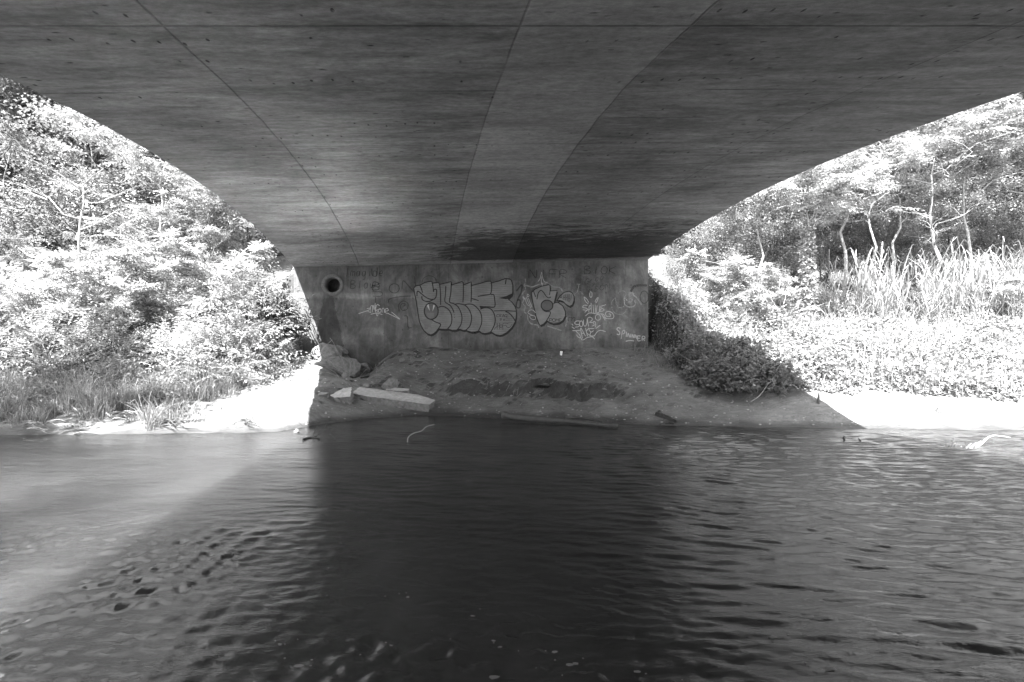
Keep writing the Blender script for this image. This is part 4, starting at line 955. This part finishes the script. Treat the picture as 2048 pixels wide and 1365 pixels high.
for px, py, Y, sz, sd_, rz, lb, mt in [
    (672, 722, 13.2, (.95, .8, .62), 4, .3, 'largest rounded rubble boulder by the left foot of the wall', 'rock'),
    (645, 700, 13.7, (.8, .7, .5), 6, 1.0, 'flat-topped boulder behind the largest boulder against the wall', 'rock'),
    (683, 697, 14.0, (.45, .4, .32), 9, 2., 'small boulder behind the largest boulder, nearest the wall', 'rock'),
    (735, 735, 12.9, (.62, .5, .34), 12, .1, 'low pale rock right of the dark gap by the wall', 'rock'),
    (700, 745, 12.5, (.7, .5, .26), 15, .5, 'flat half-buried rock below the largest boulder', 'rock'),
    (782, 765, 12.2, (.46, .4, .24), 21, .9, 'crumbly half-buried lump above the long slab', 'rock'),
    (593, 862, 9.15, (.13, .10, .09), 25, .4, 'dark pointed stone at the left shoreline edge of the shadow', 'rock'),
    (1085, 770, 11.9, (.3, .25, .14), 31, .4, 'clod of earth on the dark mud ledge', 'ground')]:
    o = rock('boulder' if mt == 'rock' else 'earth_clod', sz, sd_, M[mt]); x, y, z = pick(px, py+sz[2]*30); o.location = (x, y, z+sz[2]*.18); o.rotation_euler = (0, 0, rz)
    props(o, lb, 'rock' if mt == 'rock' else 'clod', GRK if mt == 'rock' else None)
for i in range(34):
    px, py = 635+190*rng.random(), 708+95*rng.random(); sz = .06+.17*rng.random()**1.5
    o = rock('rubble', (sz*1.3, sz, sz*.7), 40+i, M['rock'], 2); x, y, z = pick(px, py); o.location = (x, y, z+sz*.1); o.rotation_euler = (rng.random(), 0, rng.random()*3)
    props(o, 'small broken stone among the rubble between the boulders and the long slab', 'rock', 'small stones in the rubble')
def stick(name, label, cat, pts, r0, r1, mat, group=None, kids=(), k=6, rough=.2):
    acc = Acc(); P = catmull(pts, 4); tube(acc, P, np.linspace(r0, r1, len(P)), k, 0, rough)
    for kp, a, b in kids:
        Q = catmull(kp, 4); tube(acc, Q, np.linspace(a, b, len(Q)), 5, 0, rough)
    o = link(name, acc.mesh(name, [M[mat]], True)); props(o, label, cat, group); return o
W = lambda px, Y, z: ((px-1024)/F*Y, Y, z)
def wp(px, py, dz=0.): x, y, z = pick(px, py); return (x, y, z+dz)
stick('driftwood_log', 'mud-coated half-sunk log along the middle waterline', 'log', [at(1005, 829, 10.3), at(1040, 835, 10.15), at(1100, 840, 9.95), at(1135, 842, 9.85), at(1180, 847, 9.65), at(1235, 851, 9.45)], .07, .03, 'mudlog', None,
      [([at(1130, 836, 10.0), at(1165, 836, 9.95), at(1205, 844, 9.7)], .035, .015)], 9, .3)
stick('driftwood_stump', 'dark wet driftwood lump with broken ends at the water edge right of the log', 'driftwood', [at(1313, 827, 10.2), at(1325, 833, 10.1), at(1340, 838, 9.95), at(1352, 845, 9.85)], .06, .03, 'woodd', None,
      [([at(1318, 822, 10.2), at(1320, 830, 10.15)], .04, .03), ([at(1328, 830, 10.05), at(1345, 838, 9.9), at(1354, 842, 9.8)], .03, .012), ([at(1318, 852, 9.75), at(1333, 845, 9.8), at(1348, 846, 9.75)], .035, .02)], 7, .5)
stick('bent_stick', 'thin bent stick poking out of the dark water', 'stick', [W(814, 8.0, -.15), at(815, 884, 8.1), at(817, 874, 8.15), at(828, 866, 8.2), at(843, 862, 8.25), at(853, 853, 8.3), at(869, 849, 8.35)], .010, .006, 'wood', 'sticks in the water')
stick('bent_stick', 'short nearly sunk stick right of the tall bent stick', 'stick', [at(870, 889, 7.95), at(882, 890, 7.9), at(892, 891, 7.85)], .008, .008, 'woodd', 'sticks in the water')
stick('snag', 'small dark forked snag standing in bright water', 'snag', [W(1688, 8.3, -.1), at(1689, 880, 8.3), at(1687, 875, 8.3), at(1690, 872, 8.3)], .022, .008, 'woodd', 'small snags in the bright water', [([at(1688, 876, 8.3), at(1681, 876, 8.3)], .012, .006)])
stick('snag', 'small dark kinked snag right of the forked one', 'snag', [W(1717, 8.2, -.1), at(1719, 886, 8.2), at(1722, 883, 8.2), at(1717, 877, 8.2)], .022, .010, 'woodd', 'small snags in the bright water')
kids = [([at(632, 876, 8.55), at(640, 862, 8.6), at(650, 852, 8.6), at(663, 831, 8.65)], .009, .004), ([at(626, 872, 8.5), at(632, 858, 8.55), at(640, 842, 8.6)], .009, .004), ([at(630, 874, 8.5), at(650, 860, 8.5), at(675, 847, 8.5)], .009, .003), ([at(660, 868, 8.45), at(665, 858, 8.5), at(678, 846, 8.5)], .006, .003), ([at(660, 868, 8.45), at(672, 880, 8.3), at(675, 892, 8.1)], .005, .003), ([at(628, 873, 8.5), at(640, 868, 8.5), at(652, 856, 8.5)], .008, .004)]
stick('brushwood', 'dark twig bundle sticking out of the water at the shadow edge', 'twigs', [at(606, 878, 8.3), at(622, 875, 8.45), at(640, 876, 8.4)], .016, .010, 'woodd', 'brushwood at the left waterline', kids)
# white bare branch lying in bright water, with pale blade leaves
kids = []
for a, b, c in [((1893, 897), (1896, 888), (1902, 893)), ((1903, 905), (1904, 888), (1906, 878)), ((1908, 908), (1908, 893), (1912, 886)), ((1920, 912), (1921, 900), (1923, 892))]:
    kids.append(([at(*a, 7.75), at(*b, 7.75), at(*c, 7.75)], .009, .004))
for a, b, c in [((1924, 913), (1930, 900), (1942, 887)), ((1926, 913), (1938, 898), (1953, 885)), ((1930, 912), (1945, 893), (1962, 882)), ((1942, 913), (1950, 898), (1956, 888)), ((1946, 916), (1968, 910), (1995, 912)), ((1950, 917), (1975, 908), (1990, 900))]:
    kids.append(([at(*a, 7.7), at(*b, 7.7), at(*c, 7.7)], .014, .004))
kids.append(([at(1996, 912, 7.4), at(2010, 912, 7.4), at(2020, 920, 7.35), at(2048, 914, 7.35)], .012, .008))
stick('dead_branch', 'bleached branch with splayed pale twigs lying in the bright water at right', 'branch', [at(1920, 915, 7.7), at(1940, 903, 7.7), at(1960, 890, 7.75), at(1975, 876, 7.8), at(1990, 871, 7.85), at(2020, 875, 7.9)], .018, .007, 'rockp', None, kids)
stick('snag', 'dark stub at the foot of the bleached branch', 'snag', [W(1893, 7.6, -.05), at(1900, 912, 7.65), at(1912, 909, 7.65), at(1924, 916, 7.6)], .03, .02, 'woodd', None, [([at(1889, 902, 7.65), at(1900, 908, 7.65)], .012, .006)], 6, .5)
# branches on the right shaded bush
stick('dead_branch', 'pale dead branch leaning from the shaded bush down to the mud', 'branch', [at(1502, 803, 10.35), at(1516, 794, 10.4), at(1528, 780, 10.45), at(1537, 767, 10.5), at(1553, 757, 10.6), at(1566, 744, 10.7)], .010, .006, 'wood')
stick('dead_branch', 'thin pale branch lying across the top of the shaded bushes', 'branch', [at(1518, 737, 10.9), at(1540, 725, 10.9), at(1568, 717, 11.0)], .007, .004, 'wood')
kids = []
for i in range(16):
    a = rng.uniform(-1, 1); b0 = wp(1634+a*6, 812); kids.append(([b0, (b0[0]+a*.05, b0[1]-.05, b0[2]-.10), (b0[0]+a*.12, b0[1]-.12, max(b0[2]-.3, .12))], .007, .003))
p0 = wp(1636, 806); stick('root_clump', 'hanging clump of fine roots on the mud at the right shadow edge', 'roots', [(p0[0], p0[1], p0[2]-.05), (p0[0], p0[1]-.02, p0[2]+.1), (p0[0]+.02, p0[1], p0[2]+.22)], .04, .006, 'rootm', None, kids)
# brush piles along the left waterline
def pile(px, py, n, spread, label, r=.010):
    p = np.array(wp(px, py)); acc = Acc()
    for i in range(n):
        a = rng.uniform(-.5, .5)+(0 if rng.random() < .6 else math.pi); L = spread*(.4+.7*rng.random()); q = p+np.array([rng.normal()*spread*.25, rng.normal()*.12, .02+.1*rng.random()])
        e = q+np.array([math.cos(a)*L, -.25*abs(math.sin(a))-.15*rng.random(), -.10+.14*rng.random()]); e[2] = max(e[2], .0)
        tube(acc, grow(q, e, .1, 5, .12), np.linspace(r*(.5+.8*rng.random()), r*.3, 5), 4)
    o = link('brush_pile', acc.mesh('brush_pile', [M['bark'] if 'dark' in label else M['wood']], True)); props(o, label, 'brush pile', 'brush piles along the waterline')
pile(345, 852, 26, .42, 'larger dark pile of sticks on the left shoreline left of the sand')
pile(492, 850, 24, .45, 'spread dark pile of twigs at the edge of the sunlit sand', .009)
pile(245, 838, 18, .40, 'pale stick pile tangled in the grass on the left shore')
pile(150, 856, 16, .5, 'loose dark sticks between the grass and the water on the left shore', .008)
pile(60, 858, 14, .6, 'pale scattered sticks at the far left waterline')
pile(1790, 842, 7, .5, 'few thin dark twigs lying on the bright right shore', .006)
pile(1890, 826, 9, .4, 'loose dark twigs below the leafy cover on the right shore', .006)
stick('driftwood_log', 'short pale log lying on the left waterline between the two dark stick piles', 'log', [at(365, 854, 9.3), at(385, 859, 9.15), at(405, 865, 9.0)], .022, .026, 'wood', None, (), 7)
stick('dead_branch', 'pale stick leaning in the shoreline grass at left', 'branch', [at(141, 810, 9.6), at(160, 828, 9.45), at(172, 848, 9.3)], .016, .010, 'wood')
stick('dead_branch', 'long pale stick lying on the far left water edge', 'branch', [at(0, 846, 9.3), at(24, 850, 9.2), at(48, 854, 9.1)], .013, .008, 'wood')
stick('dead_branch', 'curved stick floating at the left shoreline', 'branch', [at(148, 868, 8.75), at(165, 864, 8.8), at(200, 866, 8.75)], .014, .006, 'wood')
# dry stalks leaning over the rubble
acc = Acc()
for a, b, Ya, Yb in [((630, 716), (700, 748), 12.9, 12.3), ((632, 726), (712, 765), 12.8, 12.1), ((635, 740), (672, 766), 12.5, 12.0), ((628, 700), (690, 757), 13.0, 12.2), ((660, 676), (690, 738), 13.3, 12.6), ((664, 680), (625, 722), 13.2, 12.8), ((695, 762), (760, 750), 12.1, 12.3), ((640, 745), (722, 775), 12.4, 11.8), ((703, 722), (698, 760), 12.7, 12.2), ((708, 722), (707, 760), 12.7, 12.2), ((645, 730), (688, 745), 12.8, 12.4), ((636, 750), (660, 790), 12.3, 11.8), ((650, 735), (680, 756), 12.6, 12.2), ((735, 738), (715, 760), 12.6, 12.1), ((752, 728), (752, 752), 12.8, 12.3)]:
    tube(acc, grow(at(*a, Ya), at(*b, Yb), .06, 6, .04), np.linspace(.007, .003, 6), 4)
props(link('dry_stalks', acc.mesh('dry_stalks', [M['straw']], True)), 'fan of dry stalks leaning over the rubble left of the mud mound', 'dry stalks')
acc = Acc()
for i in range(46):
    px = 1370+220*rng.random(); Y = 11.0+1.6*rng.random(); X = (px-1024)/F*Y; z = gz(X, Y); a = rng.normal()*.8; L = .5+.5*rng.random()
    tube(acc, grow((X, Y, z+.15+.4*rng.random()), (X+L*a, Y-.25, z+.1+.6*rng.random()), .12, 6, .15), np.linspace(.006, .0025, 6), 4)
props(link('dry_stems', acc.mesh('dry_stems', [M['wood']], True)), 'tangle of thin dry stems through the shaded waterside bushes', 'stems', None, 'stuff')
# bare fanned stems by the vine-wrapped tree, canes in the cover
acc = Acc()
for i in range(16):
    a = rng.uniform(.1, 3.0); L = .5+1.1*rng.random(); b0 = np.array(at(1563, 640, 15.2)); tube(acc, grow(b0, b0+np.array([math.cos(a)*L, .2*rng.normal(), math.sin(a)*L*.8]), .05, 5, .08), np.linspace(.014, .004, 5), 4)
props(link('fanned_stems', acc.mesh('fanned_stems', [M['barkp']], True)), 'fan of bare pale stems left of the vine-wrapped trunk', 'stems')
acc = Acc()
for i in range(40):
    px = 1440+rng.random()*160; Y = 12+2.5*rng.random(); X = (px-1024)/F*Y; z = gz(X, Y); L = .35+.5*rng.random(); tube(acc, grow((X, Y, z), (X+.15*rng.normal(), Y, z+L), 0, 5, .1), np.linspace(.006, .003, 5), 4)
props(link('weed_stems', acc.mesh('weed_stems', [M['bark']], True)), 'thin upright weed stems along the shaded edge of the right slope', 'stems', None, 'stuff')
# litter
acc = Acc(); K = 12; x, y, z = at(1122, 701, 13.95)
V = [(r_*math.cos(2*math.pi*k/K), r_*math.sin(2*math.pi*k/K), h) for r_, h in ((.028, 0), (.03, .02), (.036, .10), (.038, .105), (.033, .10), (.026, .01)) for k in range(K)]
i = np.arange(5)[:, None]*K; j = np.arange(K)[None]; j2 = (j+1) % K
acc.add(V, np.stack([i+j, i+j2, i+K+j2, i+K+j], -1).reshape(-1, 4)); acc.add([(.028*math.cos(2*math.pi*k/K), .028*math.sin(2*math.pi*k/K), 0.001) for k in range(K)], np.array([list(range(K))]))
o = link('paper_cup', acc.mesh('paper_cup', [M['white']], True)); o.location = (x, y, gz(x, y)); o.rotation_euler = (.15, .1, 0)
props(o, 'small white discarded cup at the foot of the wall', 'cup')
# twigs and pebbles scattered on the mud
acc = Acc(); n = 420
for i in range(n):
    X = -4.5+10*rng.random(); Y = 9.9+4.2*rng.random(); s, d = sd(X, Y)
    if Y < np.interp(X, SHX, SHY)+.1 or d < .1: continue
    z = gz(X, Y)+.006; a = rng.random()*3.14; L = .03+.14*rng.random()**2
    tube(acc, [(X, Y, z), (X+L*math.cos(a)*.5, Y+L*math.sin(a)*.5, gz(X+L*math.cos(a)*.5, Y+L*math.sin(a)*.5)+.012), (X+L*math.cos(a), Y+L*math.sin(a), gz(X+L*math.cos(a), Y+L*math.sin(a))+.008)], .0035, 3)
props(link('twig_litter', acc.mesh('twig_litter', [M['wood']])), 'small twigs and leaf litter scattered over the mud bank', 'twig litter', None, 'stuff')
import bmesh
V = []; Fp = []; base_v = None
bm = bmesh.new(); bmesh.ops.create_icosphere(bm, subdivisions=1, radius=1); bv = np.array([v.co[:] for v in bm.verts]); bf = np.array([[q.index for q in f.verts] for f in bm.faces]); bm.free()
acc = Acc(); n = 1500
X = -6+13*rng.random(n); Y = 9.2+5*rng.random(n); s, d = sd(X, Y); k = (Y > np.interp(X, SHX, SHY)+.08) & ((d > .1) | (s < -6.2)); X, Y = X[k], Y[k]; Z = ground(X, Y)
for x, y, z in zip(X, Y, Z): acc.add(bv*(.006+.018*rng.random()**3)*np.array([1.3, 1, .7])+[x, y, z+.002], bf)
props(link('pebbles', acc.mesh('pebbles', [M['rockp']])), 'small pale pebbles scattered over the mud bank', 'pebbles', None, 'stuff')
# rootlets and dead leaves on the dark ledge
n = 2600; X = -1.4+3.8*rng.random(n); t = rng.random(n); Y = np.interp(X, SHX, SHY)+(D0-np.interp(X, SHX, SHY))*(.31+.12*t)
blades('rootlets', 'mat of dark rootlets hanging over the eroded mud ledge', 'rootlets', X, Y, .10, .0014, M['rootm'], 1.2)
# foam flecks drifting on the dark water
acc = Acc()
for px, py, r_ in [(945, 1233, .012), (964, 1277, .007), (987, 1283, .01), (1000, 1295, .008), (597, 1333, .016), (1140, 1330, .012), (988, 1355, .018), (1275, 1345, .014), (1150, 1328, .01), (892, 1286, .006), (560, 1290, .008), (1610, 1270, .01), (1660, 1338, .02), (780, 1292, .012), (1545, 1275, .016), (1110, 1305, .01), (815, 1195, .008), (1800, 1268, .012), (1930, 1290, .012)]:
    Y = CAMH*F/(py-682); X = (px-1024)/F*Y
    acc.add(bv*np.array([r_*1.5, r_*.7, .005])*(.6+.8*rng.random((len(bv), 1)))+[X, Y, .003], bf)
    for q in range(int(rng.integers(0, 4))): acc.add(bv*np.array([r_*.5, r_*.3, .003])*(.6+.6*rng.random((len(bv), 1)))+[X+.10*rng.normal(), Y+.04*rng.normal(), .003], bf)
props(link('foam_flecks', acc.mesh('foam_flecks', [M['foam']])), 'small white foam flecks drifting on the near dark water', 'foam', None, 'stuff')
